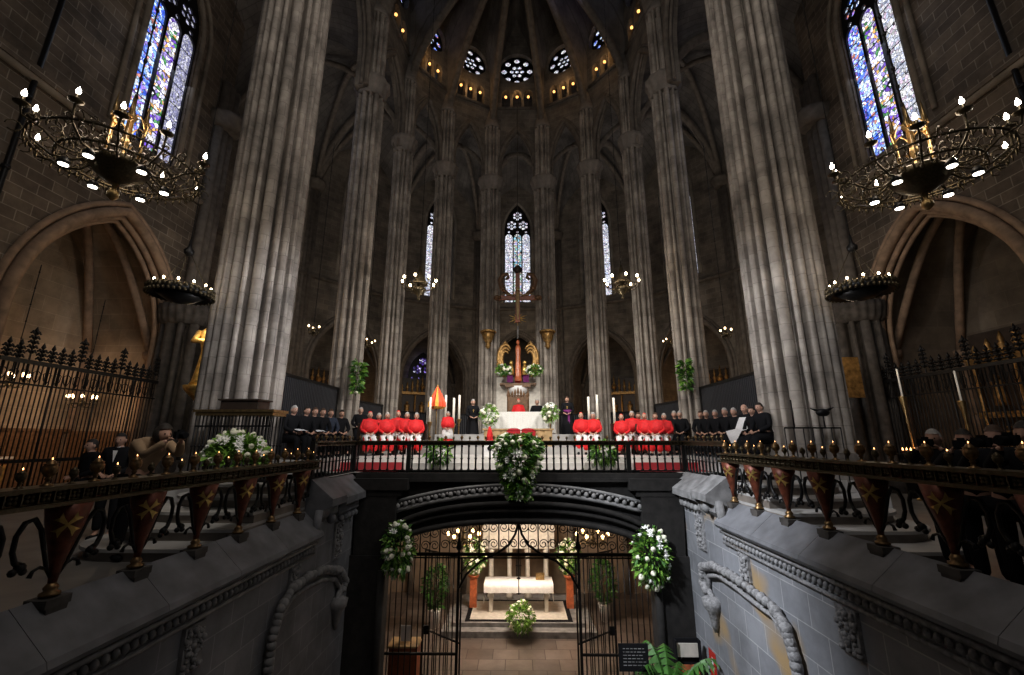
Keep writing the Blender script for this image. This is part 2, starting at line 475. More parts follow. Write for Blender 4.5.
def ring_mb(Rad, prof, lob=.03, n=96, ln=24):
    mb = MB(); mb.lathe([(Rad * r, z) for r, z in prof], n=n, lob=lob, ln=ln); return mb
PX = [(6.62, 10.15), (6.5, 15.9), (6.0, 19.6), (4.2, 21.9), (1.6, 23.3)]
PR = [.89, .58, .5, .55, .6]
PB = [0.0, .0, .0, .0, .0]
ordn = ['nearest the camera, huge', 'second from the camera', 'third from the camera', 'fourth, beside the altar bay', 'beside the central window']
CAPZ = CAMZ + 14.8
for sgn, side in ((-1, 'left'), (1, 'right')):
    for i, (x, y) in enumerate(PX):
        t = thing('clustered_pier', 'tall clustered stone pier on the %s side, %s' % (side, ordn[i]), 'pillar', (sgn * x, y, 0), 0)
        r = PR[i]
        top = 28.5 if i == 0 else CAPZ
        pier_mb(r, 1.3 if i == 0 else 1.5, top, 12 if i == 0 else 10).build('shaft', M['pier'], t)
        if i == 0:
            ring_mb(r, [(1.16, 0), (1.16, .9), (1.1, .98), (1.1, 1.1), (1.04, 1.15), (1.06, 1.22), (1.02, 1.27), (.99, 1.34)], .02, ln=16).build('base', M['pier'], t)
        else:
            ring_mb(r, [(1.25, 0), (1.25, 1.1), (1.15, 1.2), (1.18, 1.3), (1.05, 1.4), (1.0, 1.52)], .02).build('base', M['pier'], t)
            ring_mb(r, [(.98, CAPZ - .15), (1.08, CAPZ - .1), (1.02, CAPZ), (1.12, CAPZ + .12), (1.2, CAPZ + .38), (1.34, CAPZ + .5), (1.34, CAPZ + .68), (1.15, CAPZ + .75), (.85, CAPZ + .8)], .035, ln=12).build('capital', M['pier'], t)
            u = pier_mb(r * .86, CAPZ + .7, CAMZ + 19.2, 10, 3); u.lathe([(r * .9, CAMZ + 19.1), (r * .92, CAMZ + 19.3), (r * .6, CAMZ + 19.9), (r * .3, CAMZ + 20.6)], n=16); u.build('upper_shaft', M['pier'], t)

# ------------------------------------------------------------------ apse walls (clerestory)
KEY = Vector((0, 17.0, CAMZ + 27))
def ribz(s): return CAMZ + 18.6 + 8.4 * (max(0, 1 - s)) ** .55
chain = [(-x, y) for x, y in PX] + [(x, y) for x, y in PX[::-1]]
cn = 0
bays = []
for i in range(len(chain) - 1):
    A, B = chain[i], chain[i + 1]
    mid = ((A[0] + B[0]) / 2, (A[1] + B[1]) / 2)
    out = (mid[0], mid[1] - 15) if abs(mid[0]) < 6.3 else (mid[0], 0)
    L = math.hypot(B[0] - A[0], B[1] - A[1])
    z0, zr = CAPZ, CAMZ
    w = L - .85 if i not in (0, 8) else L - 1.5
    holes = [arch_loop(L / 2, w, z0 + .01, z0 + 1.5, CAMZ + (19.2 if 0 < i < 8 else 20))]
    # gallery openings
    ng = 3
    gw = (L - 1.0) / ng
    for g in range(ng):
        uu = .5 + gw * (g + .5)
        holes.append(arch_loop(uu, gw * .78, CAMZ + 20.9, CAMZ + 21.85, CAMZ + 21.85 + gw * .5, 4))
    rr = min(1.2, L * .36) if i not in (0, 8) else 1.2
    holes.append(circle(L / 2, CAMZ + 23.95, rr, 32))
    nm = 'wall_apse_%s' % ['left_nave', 'left_outer', 'left_mid', 'left_inner', 'centre', 'right_inner', 'right_mid', 'right_outer', 'right_nave'][i]
    o, f3, L, nrm = panel(nm, A, B, z0, CAMZ + 28, holes, M['wallf'], out, .45, 'upper stone wall of the apse above a pointed arcade arch')
    bays.append((f3, L, nrm, A, B))
    hood('trim_arcade_%d' % (i + 1), f3, L / 2, w, z0, z0 + 1.5, CAMZ + (19.2 if 0 < i < 8 else 20), M['rib'])
    gm = M['gwhite'] if i in (3, 4, 5) else M['gblue']
    rose(f3, nrm, L / 2, CAMZ + 23.95, rr, gm, ['', 'small dim rose window high on the left', 'small rose window high left, second from centre', 'round rose window high, left of the central rose', 'central round rose window at the top of the apse', 'round rose window high, right of the central rose', 'small rose window high right, second from centre', 'small dim rose window high on the right', ''][i] or 'rose window above the nave arcade')
    # gallery backing & sill
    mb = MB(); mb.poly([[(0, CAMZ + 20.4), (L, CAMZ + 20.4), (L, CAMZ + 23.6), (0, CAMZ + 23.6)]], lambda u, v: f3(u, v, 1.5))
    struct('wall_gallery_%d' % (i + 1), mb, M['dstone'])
    mb = MB(); mb.tube([f3(.3, CAMZ + 20.75, -.05), f3(L - .3, CAMZ + 20.75, -.05)], .1, 6)
    struct('trim_gallery_%d' % (i + 1), mb, M['rib'])
# globes of the gallery
gl = MB(); gl.ball((0, 0, 0), .085, 10, 8)
glm = gl.data('globe', M['globe'])
st = MB(); st.tube([(0, 0, -.5), (0, 0, -.1)], .02, 5); stm = st.data('stem', M['bronze'])
places = ['far left', 'left outer', 'left', 'left inner', 'central', 'right inner', 'right', 'right outer', 'far right']
for i, (f3, L, nrm, A, B) in enumerate(bays):
    if i in (0, 8): continue
    gw = (L - 1.0) / 3
    for g in range(3):
        if i in (1, 7) and g == (0 if i == 1 else 2): continue
        p = f3(.5 + gw * (g + .5), CAMZ + 21.75, .1)
        t = thing('gallery_lamp', 'amber globe lamp in the %s bay of the high gallery, %s of its row' % (places[i], ['left', 'middle', 'right'][g]), 'lamp', p, 0, 'amber globes along the high gallery')
        link('globe', glm, t); link('stem', stm, t)
# ribs and webs of the apse vault
def web_pt(A, B, t, s):
    P = Vector((A[0] + (B[0] - A[0]) * t, A[1] + (B[1] - A[1]) * t, 0))
    Q = Vector((KEY.x, KEY.y, 0)).lerp(P, s)
    k = (1 - abs(2 * t - 1)) ** .36
    zr = ribz(s); zc = CAMZ + 27.6 + .4 * math.sin(PI * min(1, s))
    Q.z = zr + (zc - zr) * k
    return Q
mb = MB(); 
for i, (f3, L, nrm, A, B) in enumerate(bays):
    if i in (0, 8): continue
    rows = []; uvs = []
    for a in range(13):
        t = a / 12
        rows.append([web_pt(A, B, t, b / 12) for b in range(13)]); uvs.append([(b * .5, a * L / 12) for b in range(13)])
    mb.grid(rows, False, True, uvs)
struct('ceiling', mb, M['vault'], 'high ribbed vault of the apse', 'ceiling')
for j in range(1, 9):
    A = chain[j]; mb = MB()
    pts = []
    for b in range(15):
        s = 1 - b / 14 * .97
        q = Vector((KEY.x, KEY.y, 0)).lerp(Vector((A[0], A[1], 0)), s); q.z = ribz(s) - .12
        pts.append(q)
    mb.tube(pts, .22, 8)
    mb.tube([p + Vector((0, 0, -.18)) for p in pts], .13, 8)
    struct('trim_rib_%d' % j, mb, M['rib'])
mb = MB(); mb.lathe([(.2, -.4), (.9, -.35), (1, 0), (.9, .4)], KEY, 20); struct('trim_keystone', mb, M['rib'])
# nave vault in front of the apse
mb = MB(); rows = []; uvs = []
for a in range(17):
    t = a / 16; x = -7 + 14 * t
    z = CAMZ + 19 + 9.5 * (1 - abs(2 * t - 1) ** 1.8) ** .6
    rows.append([(x, y, z) for y in (2, 6, 10, 13, 16.9)]); uvs.append([(y, a) for y in (2, 6, 10, 13, 16.9)])
mb.grid(rows, False, True, uvs); struct('ceiling_nave', mb, M['vault'])
for nm, yy in (('trim_nave_arch_far', 15.9), ('trim_nave_arch_near', 10.15)):
    mb = MB(); pts = [(-6.5 + 13 * a / 24, yy, CAMZ + 18.8 + 9 * (1 - abs(2 * a / 24 - 1) ** 1.8) ** .6) for a in range(25)]
    mb.tube(pts, .4, 8); struct(nm, mb, M['rib'])

# ------------------------------------------------------------------ outer wall of the ambulatory and aisles
C0 = Vector((0, 16, 0)); IR = 13.5; ST = 24.5
CR = IR / math.cos(R(ST / 2))
vert = []
for k in range(-4, 4):
    a = R((k + .5) * ST)
    vert.append((CR * math.sin(a), 16 + CR * math.cos(a)))
SILL, WTOP, ATOP = CAMZ + 9.7, CAMZ + 17.6, CAMZ + 7.4
WCEIL = CAMZ + 21
names7 = ['left_far', 'left_third', 'left_second', 'left_first', 'back', 'right_first', 'right_second', 'right_third']
inner_for = {3: (chain[4], chain[5]), 2: (chain[3], chain[4]), 1: (chain[2], chain[3]), 0: (chain[1], chain[2]), 4: (chain[5], chain[6]), 5: (chain[6], chain[7]), 6: (chain[7], chain[8])}
def web_loft(mb, ia, ib, izs, izp, oa, ob, ozs, ozp, n=14, m=8):
    rows = []; uvs = []
    for k in range(n + 1):
        t = k / n
        c1 = arch_curve(.5, 0, 1, n // 2)[k]
        p = Vector((ia[0] + (ib[0] - ia[0]) * (c1[0] + .5), ia[1] + (ib[1] - ia[1]) * (c1[0] + .5), izs + (izp - izs) * c1[1]))
        q = Vector((oa[0] + (ob[0] - oa[0]) * (c1[0] + .5), oa[1] + (ob[1] - oa[1]) * (c1[0] + .5), ozs + (ozp - ozs) * c1[1]))
        row = []
        for j in range(m + 1):
            s = j / m; r = p.lerp(q, s); r.z += math.sin(PI * s) * (.5 + 2.6 * (1 - c1[1]))
            row.append(r)
        rows.append(row); uvs.append([(j * .8, k * .5) for j in range(m + 1)])
    mb.grid(rows, False, True, uvs)
chap_lights = []
def chapel(tagname, f3, nrm, u, w, depth, wallm, ribm, zs=CAMZ + 4.2, zp=ATOP, fz=0.0):
    """a vaulted chapel recess behind an arch"""
    hw = w / 2 + (.35 if depth > 2.5 else .15)
    mb = MB(); k0 = .6
    f = lambda a, v, k: f3(a, v, k)
    def quad(P, U): mb.face(P, U)
    quad([f(u - hw, fz, k0 + depth), f(u + hw, fz, k0 + depth), f(u + hw, 10.5, k0 + depth), f(u - hw, 10.5, k0 + depth)], [(0, 0), (2 * hw, 0), (2 * hw, 8.5), (0, 8.5)])
    for sg in (-1, 1):
        quad([f(u + sg * hw, fz, k0), f(u + sg * hw, fz, k0 + depth), f(u + sg * hw, 10.5, k0 + depth), f(u + sg * hw, 10.5, k0)], [(0, 0), (depth, 0), (depth, 8.5), (0, 8.5)])
    # vault
    c = arch_curve(hw, zs + .3, zp + .8, 8)
    rows = [[f(u + x, z, k0 + depth * j / 4) for j in range(5)] for x, z in c]
    mb.grid(rows, False, True, [[(j * depth / 4, i * .5) for j in range(5)] for i in range(len(c))])
    struct('wall_chapel_' + tagname, mb, wallm, 'stone walls and vault of a side chapel')
    rb = MB()
    cx = (u, zp + .75, k0 + depth / 2)
    for sa, sk in ((-1, 0), (1, 0), (-1, 1), (1, 1)):
        pts = []
        for j in range(9):
            s = j / 8
            pts.append(f(u + sa * hw * .97 * (1 - s), zs + (zp + .7 - zs) * math.sin(s * PI / 2), k0 + depth * (.5 + (sk - .5) * (1 - s) * .96)))
        rb.tube(pts, .13, 6)
        rb.tube([f(u + sa * hw * .97, fz, k0 + depth * (.02 + .96 * sk)), pts[0]], .13, 6)
        rb.lathe([(.14, 0), (.2, .1), (.24, .28), (.2, .3)], f(u + sa * hw * .97, zs - .25, k0 + depth * (.02 + .96 * sk)), 8)
    struct('trim_chapel_' + tagname, rb, ribm)

for k in range(7):
    A, B = vert[k], vert[k + 1]
    mid = ((A[0] + B[0]) / 2, (A[1] + B[1]) / 2); out = (mid[0], mid[1] - 16)
    L = math.hypot(B[0] - A[0], B[1] - A[1])
    ww = 1.95
    w = 4.5
    holes = [arch_loop(L / 2, ww, SILL, WTOP - ww * 1.15, WTOP), arch_loop(L / 2, w, .01, CAMZ + 4.0, ATOP)]
    o, f3, L, nrm = panel('wall_ambulatory_' + names7[k], A, B, 0, WCEIL, holes, M['wallf'], out, .6, 'outer wall of the ambulatory with a lancet window over a chapel arch')
    labs = ['tall narrow stained glass window far left behind the piers', 'thin stained glass lancet on the left behind the second pier', 'pale lancet window left of the altar bay', 'central three-light stained glass window behind the crucifix', 'pale lancet window right of the altar bay', 'thin pale lancet window on the right behind the second pier', 'tall narrow stained glass window far right behind the piers']
    gls = ['gcent'] if k == 3 else ['gwhite']
    if k == 3: gls = ['gwhite', 'gcent', 'gwhite']
    lancet(f3, nrm, L / 2, ww, SILL, WTOP, 3, gls, M['iron'], labs[k])
    hood('trim_chapel_arch_%d' % (k + 1), f3, L / 2, w, 0, CAMZ + 4.0, ATOP, M['rib'])
    hood('trim_lancet_%d' % (k + 1), f3, L / 2, ww + .3, SILL, WTOP - ww * 1.15, WTOP + .15, M['wallf'], rs=((0, .1, 0),))
    mb = MB(); mb.box((0, 0, 0), (.001, .001, .001)); mb = MB()
    mb.tube([f3(0, SILL - .5, -.08), f3(L, SILL - .5, -.08)], .13, 6)
    # wall responds in the corners
    for uu in (0,):
        for dx in (-.22, 0, .22):
            mb.tube([f3(uu + dx, 0, -.05), f3(uu + dx, CAPZ, -.05)], .13, 8)
        mb.lathe([(.35, 0), (.42, .1), (.55, .45), (.55, .6), (.4, .65)], f3(uu, CAPZ - .3, -.05), 12)
    struct('trim_string_%d' % (k + 1), mb, M['rib'])
    if k != 3: chapel('apse_%s' % names7[k], f3, nrm, L / 2, w, 3.6, M['wallf'], M['rib'])
    else: chapel('apse_back', f3, nrm, L / 2, w, 2.0, M['wallf'], M['rib'])
    ia, ib = inner_for[k]
    mb = MB(); web_loft(mb, ia, ib, CAPZ + 1.5, CAMZ + 19.5, A, B, CAPZ + .2, CAMZ + 19.2)
    struct('ceiling_ambulatory_%d' % (k + 1), mb, M['vault'])
    mb = MB()
    for (p, q) in ((ia, B), (ib, A)):
        pts = []
        for j in range(13):
            s = j / 12; P = Vector((p[0], p[1], CAPZ + .5)).lerp(Vector((q[0], q[1], CAPZ + .1)), s); P.z += 4.2 * math.sin(PI * s) ** .7; pts.append(P)
        mb.tube(pts, .15, 6)
    pts = []
    for j in range(13):
        s = j / 12; P = Vector((ib[0], ib[1], CAPZ + .5)).lerp(Vector((B[0], B[1], CAPZ + .1)), s); P.z += 3.6 * math.sin(PI * s) ** .7; pts.append(P)
    mb.tube(pts, .22, 6)
    struct('trim_ambulatory_rib_%d' % (k + 1), mb, M['rib'])

# aisle walls left / right
CY, CW = 12.2, 5.1
for sgn, side in ((-1, 'left'), (1, 'right')):
    A, B = (sgn * 12.5, 2.0), (sgn * 12.5, 15.6)
    holes = [arch_loop(12.45 - 2, 2.0, SILL - .1, WTOP - 2.3, WTOP), arch_loop(CY - 2, CW, .01, CAMZ + 3.2, CAMZ + 7.1)]
    o, f3, L, nrm = panel('wall_' + side, A, B, 0, WCEIL + 4, holes, M['wall'], (sgn, 0), .6, 'brick-like stone aisle wall on the %s' % side)
    if side == 'left': lancet(f3, nrm, 10.45, 2.0, SILL - .1, WTOP, 3, ['gblue', 'gpur', 'glilac'], M['iron'], 'tall three-light stained glass window at the upper left behind the big chandelier')
    else: lancet(f3, nrm, 10.45, 2.0, SILL - .1, WTOP, 3, ['gwhite', 'gpur', 'gblue'], M['iron'], 'tall three-light stained glass window at the upper right behind the big chandelier')
    hood('trim_window_' + side, f3, 10.45, 2.3, SILL - .1, WTOP - 2.3, WTOP + .15, M['wall'], rs=((0, .1, 0), (.35, .08, -.05)))
    hood('trim_arch_' + side, f3, CY - 2, CW, 0, CAMZ + 3.2, CAMZ + 7.1, M['wrib'], rs=((0, .16, -.04), (.26, .1, 0), (-.18, .1, .15), (-.3, .08, .32)))
    mb = MB()
    mb.tube([f3(0, CAMZ + 9.05, -.1), f3(L, CAMZ + 9.05, -.1)], .12, 6)
    mb.box((sgn * 12.4, 7.5, CAMZ + 9.2), (.3, 8, .25))
    struct('trim_' + side, mb, M['wall'])
    mb = MB()
    for dy in (-.5, -.2, .1):
        mb.tube([(sgn * 12.35, 15.5 + dy, 0), (sgn * 12.35, 15.5 + dy, CAPZ)], .17, 8)
    mb.lathe([(.5, 0), (.6, .1), (.75, .45), (.75, .6), (.4, .65)], (sgn * 12.3, 15.3, CAPZ - 2.2), 14)
    struct('trim_respond_' + side, mb, M['rib'])
    # wall piece joining the aisle wall to the ambulatory
    V = vert[0] if sgn < 0 else vert[-1]
    panel('wall_return_' + side, (sgn * 12.5, 15.6), V, 0, WCEIL, [], M['wall'], (sgn, -1), .4)
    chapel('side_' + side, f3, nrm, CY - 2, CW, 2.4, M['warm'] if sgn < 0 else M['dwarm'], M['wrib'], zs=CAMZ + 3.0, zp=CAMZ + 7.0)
    # aisle vault
    mb = MB(); web_loft(mb, (sgn * 6.6, 10.1), (sgn * 6.5, 15.9), CAPZ + 1.5, CAMZ + 19.5, (sgn * 12.5, 9.6), V, CAPZ + .2, CAMZ + 19.2)
    web_loft(mb, (sgn * 6.6, 1.5), (sgn * 6.6, 10.1), CAPZ + 1.5, CAMZ + 19.5, (sgn * 12.5, 1.5), (sgn * 12.5, 9.6), CAPZ + .2, CAMZ + 19.2)
    struct('ceiling_aisle_' + side, mb, M['vault'])
    # drain pipe / cable on the wall, seen left of the arch
    mb = MB(); mb.tube([f3(6.9, 0, -.12), f3(6.9, 7.5, -.12), f3(7.0, 14, -.12)], .06, 8)
    for z in (2, 4, 6, 8, 10): mb.lathe([(.09, 0), (.09, .08)], f3(6.9, z, -.12), 8)
    tag(mb.build('wall_pipe', M['iron']), 'dark vertical pipe on the %s aisle wall before the chapel arch' % side, 'pipe')
    # responds beside the arch: dark engaged pier under the wreath chandelier
    t = thing('chapel_pier', 'dark engaged stone pier between chapels on the %s, below the wreath chandelier' % side, 'pillar', (sgn * 12.1, 15.05, 0))
    pier_mb(.85, .9, 5.9, 8, 3).build('shaft', M['dstone'], t)
    ring_mb(.85, [(1.2, 0), (1.2, .7), (1.05, .8), (1, .95)], .02).build('base', M['dstone'], t)
    ring_mb(.85, [(1, 5.6), (1.12, 5.75), (1.2, 6.1), (1.2, 6.3), (.3, 6.5)], .03).build('capital', M['dstone'], t)

# ------------------------------------------------------------------ floors
PZ = .82    # presbytery
DZ = 1.15   # dais
CZ = -4.4   # crypt floor
mb = MB()
def flat(mb, x0, x1, y0, y1, z): mb.face([(x0, y0, z), (x1, y0, z), (x1, y1, z), (x0, y1, z)], [(x0, y0), (x1, y0), (x1, y1), (x0, y1)])
for sgn in (-1, 1):
    a, b = sorted((sgn * 4.15, sgn * 18.5)); flat(mb, a, b, -3, 31, 0)
flat(mb, -4.15, 4.15, -3, 1.4, 0)
flat(mb, -4.15, 4.15, 19, 34, 0)
struct('floor', mb, M['floor'], 'dark stone floor of nave and aisles', 'floor')
# presbytery platform with rounded steps
for k in range(5):
    z1 = PZ * (k + 1) / 5; yo = 6.25 + k * .46; xo = 6.45 - k * .08; rad = .9
    for sgn in (-1, 1):
        mb = MB()
        def outline(off=0):
            pts = [(4.18, 11.0), (4.18, yo - off)]
            cx, cy = xo - rad + off, yo + rad
            for j in range(9):
                a = -PI / 2 + PI / 2 * j / 8
                pts.append((cx + rad * math.cos(a), cy - off + rad * math.sin(a)))
            pts.append((xo + off, 11.0))
            return pts
        o1 = outline(); oN = outline(.035)
        lo = z1 - PZ / 5
        mb.mi = 1
        n = len(o1)
        for a in range(n - 1):
            p, q = o1[a], o1[a + 1]
            mb.face([(sgn * p[0], p[1], lo), (sgn * q[0], q[1], lo), (sgn * q[0], q[1], z1 - .045), (sgn * p[0], p[1], z1 - .045)])
        mb.mi = 0
        mb.poly([[(sgn * x, y) for x, y in oN]], lambda u, v: Vector((u, v, z1)), (0, 0, -.045))
        nmk = ['lowest', 'second', 'third', 'fourth', 'top'][k]
        o = mb.build('trim_step_%d' % (k + 1 + (5 if sgn > 0 else 0)), [M['tread'], M['riser']])
        o['kind'] = 'structure'
mb = MB()
flat(mb, -7.4, 7.4, 9.1, 24.5, PZ)
for s in (-1, 1): mb.face([(s * 7.4, 9.1, 0), (s * 7.4, 24.5, 0), (s * 7.4, 24.5, PZ), (s * 7.4, 9.1, PZ)])
# cut out of the void: separate pieces instead
mb.bm.free(); mb = MB()
flat(mb, -7.4, -4.1, 9.1, 24.5, PZ); flat(mb, 4.1, 7.4, 9.1, 24.5, PZ); flat(mb, -4.1, 4.1, 11.05, 24.5, PZ)
for s in (-1, 1):
    mb.face([(s * 7.4, 9.1, 0), (s * 7.4, 24.5, 0), (s * 7.4, 24.5, PZ), (s * 7.4, 9.1, PZ)])
    mb.face([(s * 7.4, 9.1, 0), (s * 6.1, 9.1, 0), (s * 6.1, 9.1, PZ), (s * 7.4, 9.1, PZ)])
struct('floor_presbytery', mb, M['marble'], 'pale raised floor of the presbytery', 'floor')
mb = MB()
mb.box((0, 18.3, (PZ + 1.0) / 2 + .0), (12.4, 12.6, 1.0 - PZ + .002)); mb.box((0, 18.5, 1.075), (12.3, 12.2, .15))
mb.box((-5.6, 11.3, 1.0), (1.6, 2.6, .3)); mb.box((5.6, 11.3, 1.0), (1.6, 2.6, .3))
struct('floor_dais', mb, M['marble'], 'white stepped dais', 'floor')
mb = MB(); mb.box((0, 18.4, 1.275), (7.2, 8.6, .25)); mb.box((0, 18.8, 1.5), (6.4, 8.2, .22)); mb.box((0, 19.1, 1.7), (5.8, 7.8, .2))
struct('floor_altar_platform', mb, M['tread'], 'pale stepped altar platform', 'floor')
for s in (-1, 1):
    mb = MB(); mb.box((s * 4.05, 11.97, PZ + .1), (1.9, .05, .2)); mb.box((s * 4.05, 11.7, PZ + .012), (1.9, .6, .02))
    tag(mb.build('carpet_strip', M['carpet']), 'red carpet at the foot of the dais step on the %s' % ('left' if s < 0 else 'right'), 'carpet')

# ------------------------------------------------------------------ stairwell to the crypt
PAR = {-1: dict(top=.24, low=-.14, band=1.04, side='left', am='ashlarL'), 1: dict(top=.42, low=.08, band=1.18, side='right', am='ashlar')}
XO, XI, XW = 4.2, 3.74, 3.92
def prism_y(mb, prof, y0, y1, sgn, cut=0):
    n = len(prof); L = 0
    ys = [y0, y1]
    for i in range(n):
        p, q = prof[i], prof[(i + 1) % n]
        ln = math.hypot(p[0] - q[0], p[1] - q[1])
        mb.face([(sgn * p[0], y0, p[1]), (sgn * q[0], y0, q[1]), (sgn * q[0], y1, q[1]), (sgn * p[0], y1, p[1])], [(y0, L), (y0, L + ln), (y1, L + ln), (y1, L)]); L += ln
    for y in (y0, y1):
        mb.poly([[(x, z) for x, z in prof]], lambda u, v: Vector((sgn * u, y, v)))
for sgn, P in PAR.items():
    side = P['side']; zt, zl = P['top'], P['low']
    # wall below the coping
    mb = MB(); mb.poly([[(1.4, CZ), (11.3, CZ), (11.3, zl - .1), (1.4, zl - .1)]], lambda u, v: Vector((sgn * XW, u, v)), (sgn * .3, 0, 0))
    mb.poly([[(8.9, zl - .1), (11.3, zl - .1), (11.3, PZ - .3), (8.9, PZ - .3)]], lambda u, v: Vector((sgn * XW, u, v)), (sgn * .3, 0, 0))
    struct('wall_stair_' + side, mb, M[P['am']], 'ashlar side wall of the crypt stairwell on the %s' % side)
    # coping blocks
    mb = MB(); y = 1.4
    prof = [(XO, zt - .35), (XO, zt), (XO - .05, zt + .02), (XI, zl + .03), (XI - .02, zl - .03), (XI + .03, zl - .09), (XW, zl - .14)]
    while y < 8.75:
        y2 = min(y + 1.22, 8.8); prism_y(mb, prof, y, y2 - .006, sgn); y = y2
    struct('trim_coping_' + side, mb, M['coping'], 'sloping slate-grey coping of the stairwell wall on the %s' % side)
    mb = MB(); y = 2.0
    mb.tube([(sgn * (XW - .07), 1.4, zl - .16), (sgn * (XW - .07), 8.8, zl - .16)], .035, 6)
    mb.tube([(sgn * (XW - .03), 1.4, zl - .36), (sgn * (XW - .03), 8.8, zl - .36)], .03, 6)
    while y < 8.8:
        mb.ball((sgn * (XW - .06), y, zl - .25), .038, 7, 5, sz=1.3); y += .105
    struct('trim_beading_' + side, mb, M['carve'] if sgn > 0 else M['stone'])
    # raised gabled cap at the far end
    mb = MB()
    for (ya, yb, dz) in ((8.85, 9.55, .45), (9.6, 11.0, .4)):
        a, b = zt + dz + (.12 if sgn < 0 else 0), zl + dz + (.12 if sgn < 0 else 0)
        prof2 = [(XO + .1, a - .9), (XO + .1, a), (XO - .1, a + .03), (XI - .1, b + .04), (XI - .1, b - .1), (XI + .06, b - .16), (XI + .06, b - .3), (XW, b - .42)]
        prism_y(mb, prof2, ya, yb, sgn)
    mb.ball((sgn * (XI + .04), 9.2, zl + .2), .1, 8, 6); 
    for yy in (9.75, 9.95, 10.15, 10.35, 10.55): mb.ball((sgn * (XI + .06), yy, zl + .12), .07, 8, 6)
    mb.tube([(sgn * (XW - .05), 8.8, zt + .02), (sgn * (XW - .08), 8.7, zt - .2), (sgn * (XW - .02), 8.75, zl)], .08, 6)
    struct('trim_pier_cap_' + side, mb, M['coping'] if sgn < 0 else M['stone'], 'gabled stone cap at the far end of the stairwell wall, %s' % side)
    # blind arch hood with crockets
    def onwall(px, py, X=3.86):
        x = (px - 518) / F; v = (337.5 - py) / F; k = X / abs(x)
        return (sgn * X, k * (CP - v * SP), CAMZ + k * (SP + v * CP))
    ctrl = [(804, 720), (800, 690), (793, 655), (785, 628), (772, 607), (752, 592), (732, 577), (714, 567), (704, 568), (704, 583), (711, 598)] if sgn > 0 else [(262, 700), (264, 670), (268, 640), (276, 612), (288, 592), (304, 580), (322, 572), (336, 573), (341, 583), (336, 600)]
    cw_ = [Vector(onwall(*c)) for c in ctrl]; pts = []
    for j in range(len(cw_) - 1):
        for q in (0, .25, .5, .75): pts.append(cw_[j].lerp(cw_[j + 1], q))
    pts.append(cw_[-1])
    mb = MB(); mb.tube(pts, .06, 8); ctr = sum(cw_, Vector()) / len(cw_)
    inner = [p + (Vector((p.x, ctr.y, min(ctr.z, -2.4))) - p).normalized() * .15 for p in pts]
    mb.tube(inner, .045, 6)
    for j in range(0, len(pts) - 2):
        o_ = (pts[j] - Vector((pts[j].x, ctr.y, ctr.z - .6))).normalized() * .05
        mb.ball((pts[j].x - sgn * .05, pts[j].y + o_.y, pts[j].z + o_.z), .07 + .025 * random.random(), 7, 5)
    e = Vector(pts[-1])
    mb.lathe([(.03, -.55), (.08, -.4), (.12, -.2), (.2, -.1), (.22, .02), (.12, .08)], (e.x, e.y, e.z - .03), 10)
    struct('trim_blind_arch_' + side, mb, M['carve'] if sgn > 0 else M['stone'], 'carved hood moulding of a blind arch on the %s stairwell wall' % side)
    # carved foliage panels
    for (yy, dz, w, h) in ((9.9, -.55, .38, .75), (8.1, -.6, .28, .42), (5.75, -.66, .34, .5)):
        t = MB(); t.box((0, 0, 0), (.06, w, h))
        rnd = random.Random(int(yy * 10))
        for q in range(46):
            t.ball((-sgn * .04, rnd.uniform(-.45, .45) * w, rnd.uniform(-.45, .45) * h), rnd.uniform(.02, .042), 6, 4)
        o = t.build('foliage_relief', M['carve'] if sgn > 0 else M['stone'], None, (sgn * (XW - .02), yy, zl + dz - .0 if yy < 9 else zl - .35))
        tag(o, 'small carved foliage relief panel on the %s stairwell wall, %s' % (side, {9.9: 'nearest the arch', 8.1: 'the middle one', 5.75: 'nearest the camera'}[yy]), 'relief')
# stair and landing (below the frame)
mb = MB()
for k in range(24):
    mb.box((0, 1.4 + .36 * (k + .5), (-.183 * (k + 1) + CZ - .4) / 2), (2 * XW, .36, (-.183 * (k + 1)) - (CZ - .4)))
struct('floor_stair', mb, M['floor'], 'stone stair down to the crypt', 'stairs')
# crypt room
mb = MB(); flat(mb, -6, 6, 9.9, 20, CZ); struct('floor_crypt', mb, M['tile'], 'polished stone floor of the crypt', 'floor')
mb = MB()
mb.poly([[(-6, CZ), (6, CZ), (6, 0), (-6, 0)]], lambda u, v: Vector((u, 19.2, v)))
struct('wall_crypt_back', mb, M['cream'])
for s, nm in ((-1, 'left'), (1, 'right')):
    mb = MB(); mb.poly([[(11.6, CZ), (19.2, CZ), (19.2, 0), (11.6, 0)]], lambda u, v: Vector((s * (5.2), u, v)))
    struct('wall_crypt_' + nm, mb, M['cream'])
mb = MB(); rows = []
for a in range(17):
    x = -5.2 + 10.4 * a / 16; rows.append([(x, y, -1.3 + 1.25 * math.sqrt(max(0, 1 - (x / 5.25) ** 2))) for y in (11.6, 14, 17, 19.2)])
mb.grid(rows); struct('ceiling_crypt', mb, M['cream'])
mb = MB()
for a in (-4.4, -2.2, 0, 2.2, 4.4):
    mb.tube([(a, 19.1, CZ), (a, 19.1, -1.7)], .1, 8)
for sa in (-1, 1):
    for k in range(3):
        pts = [(sa * (5.1 - 5.1 * math.sin(j / 10 * PI / 2)), 18.9 - k * 2.2 - (1 if k else 0) * j / 10 * 0, -1.6 + 1.35 * math.sin(j / 10 * PI / 2)) for j in range(11)]
        mb.tube(pts, .09, 6)
struct('trim_crypt_ribs', mb, M['rib'])

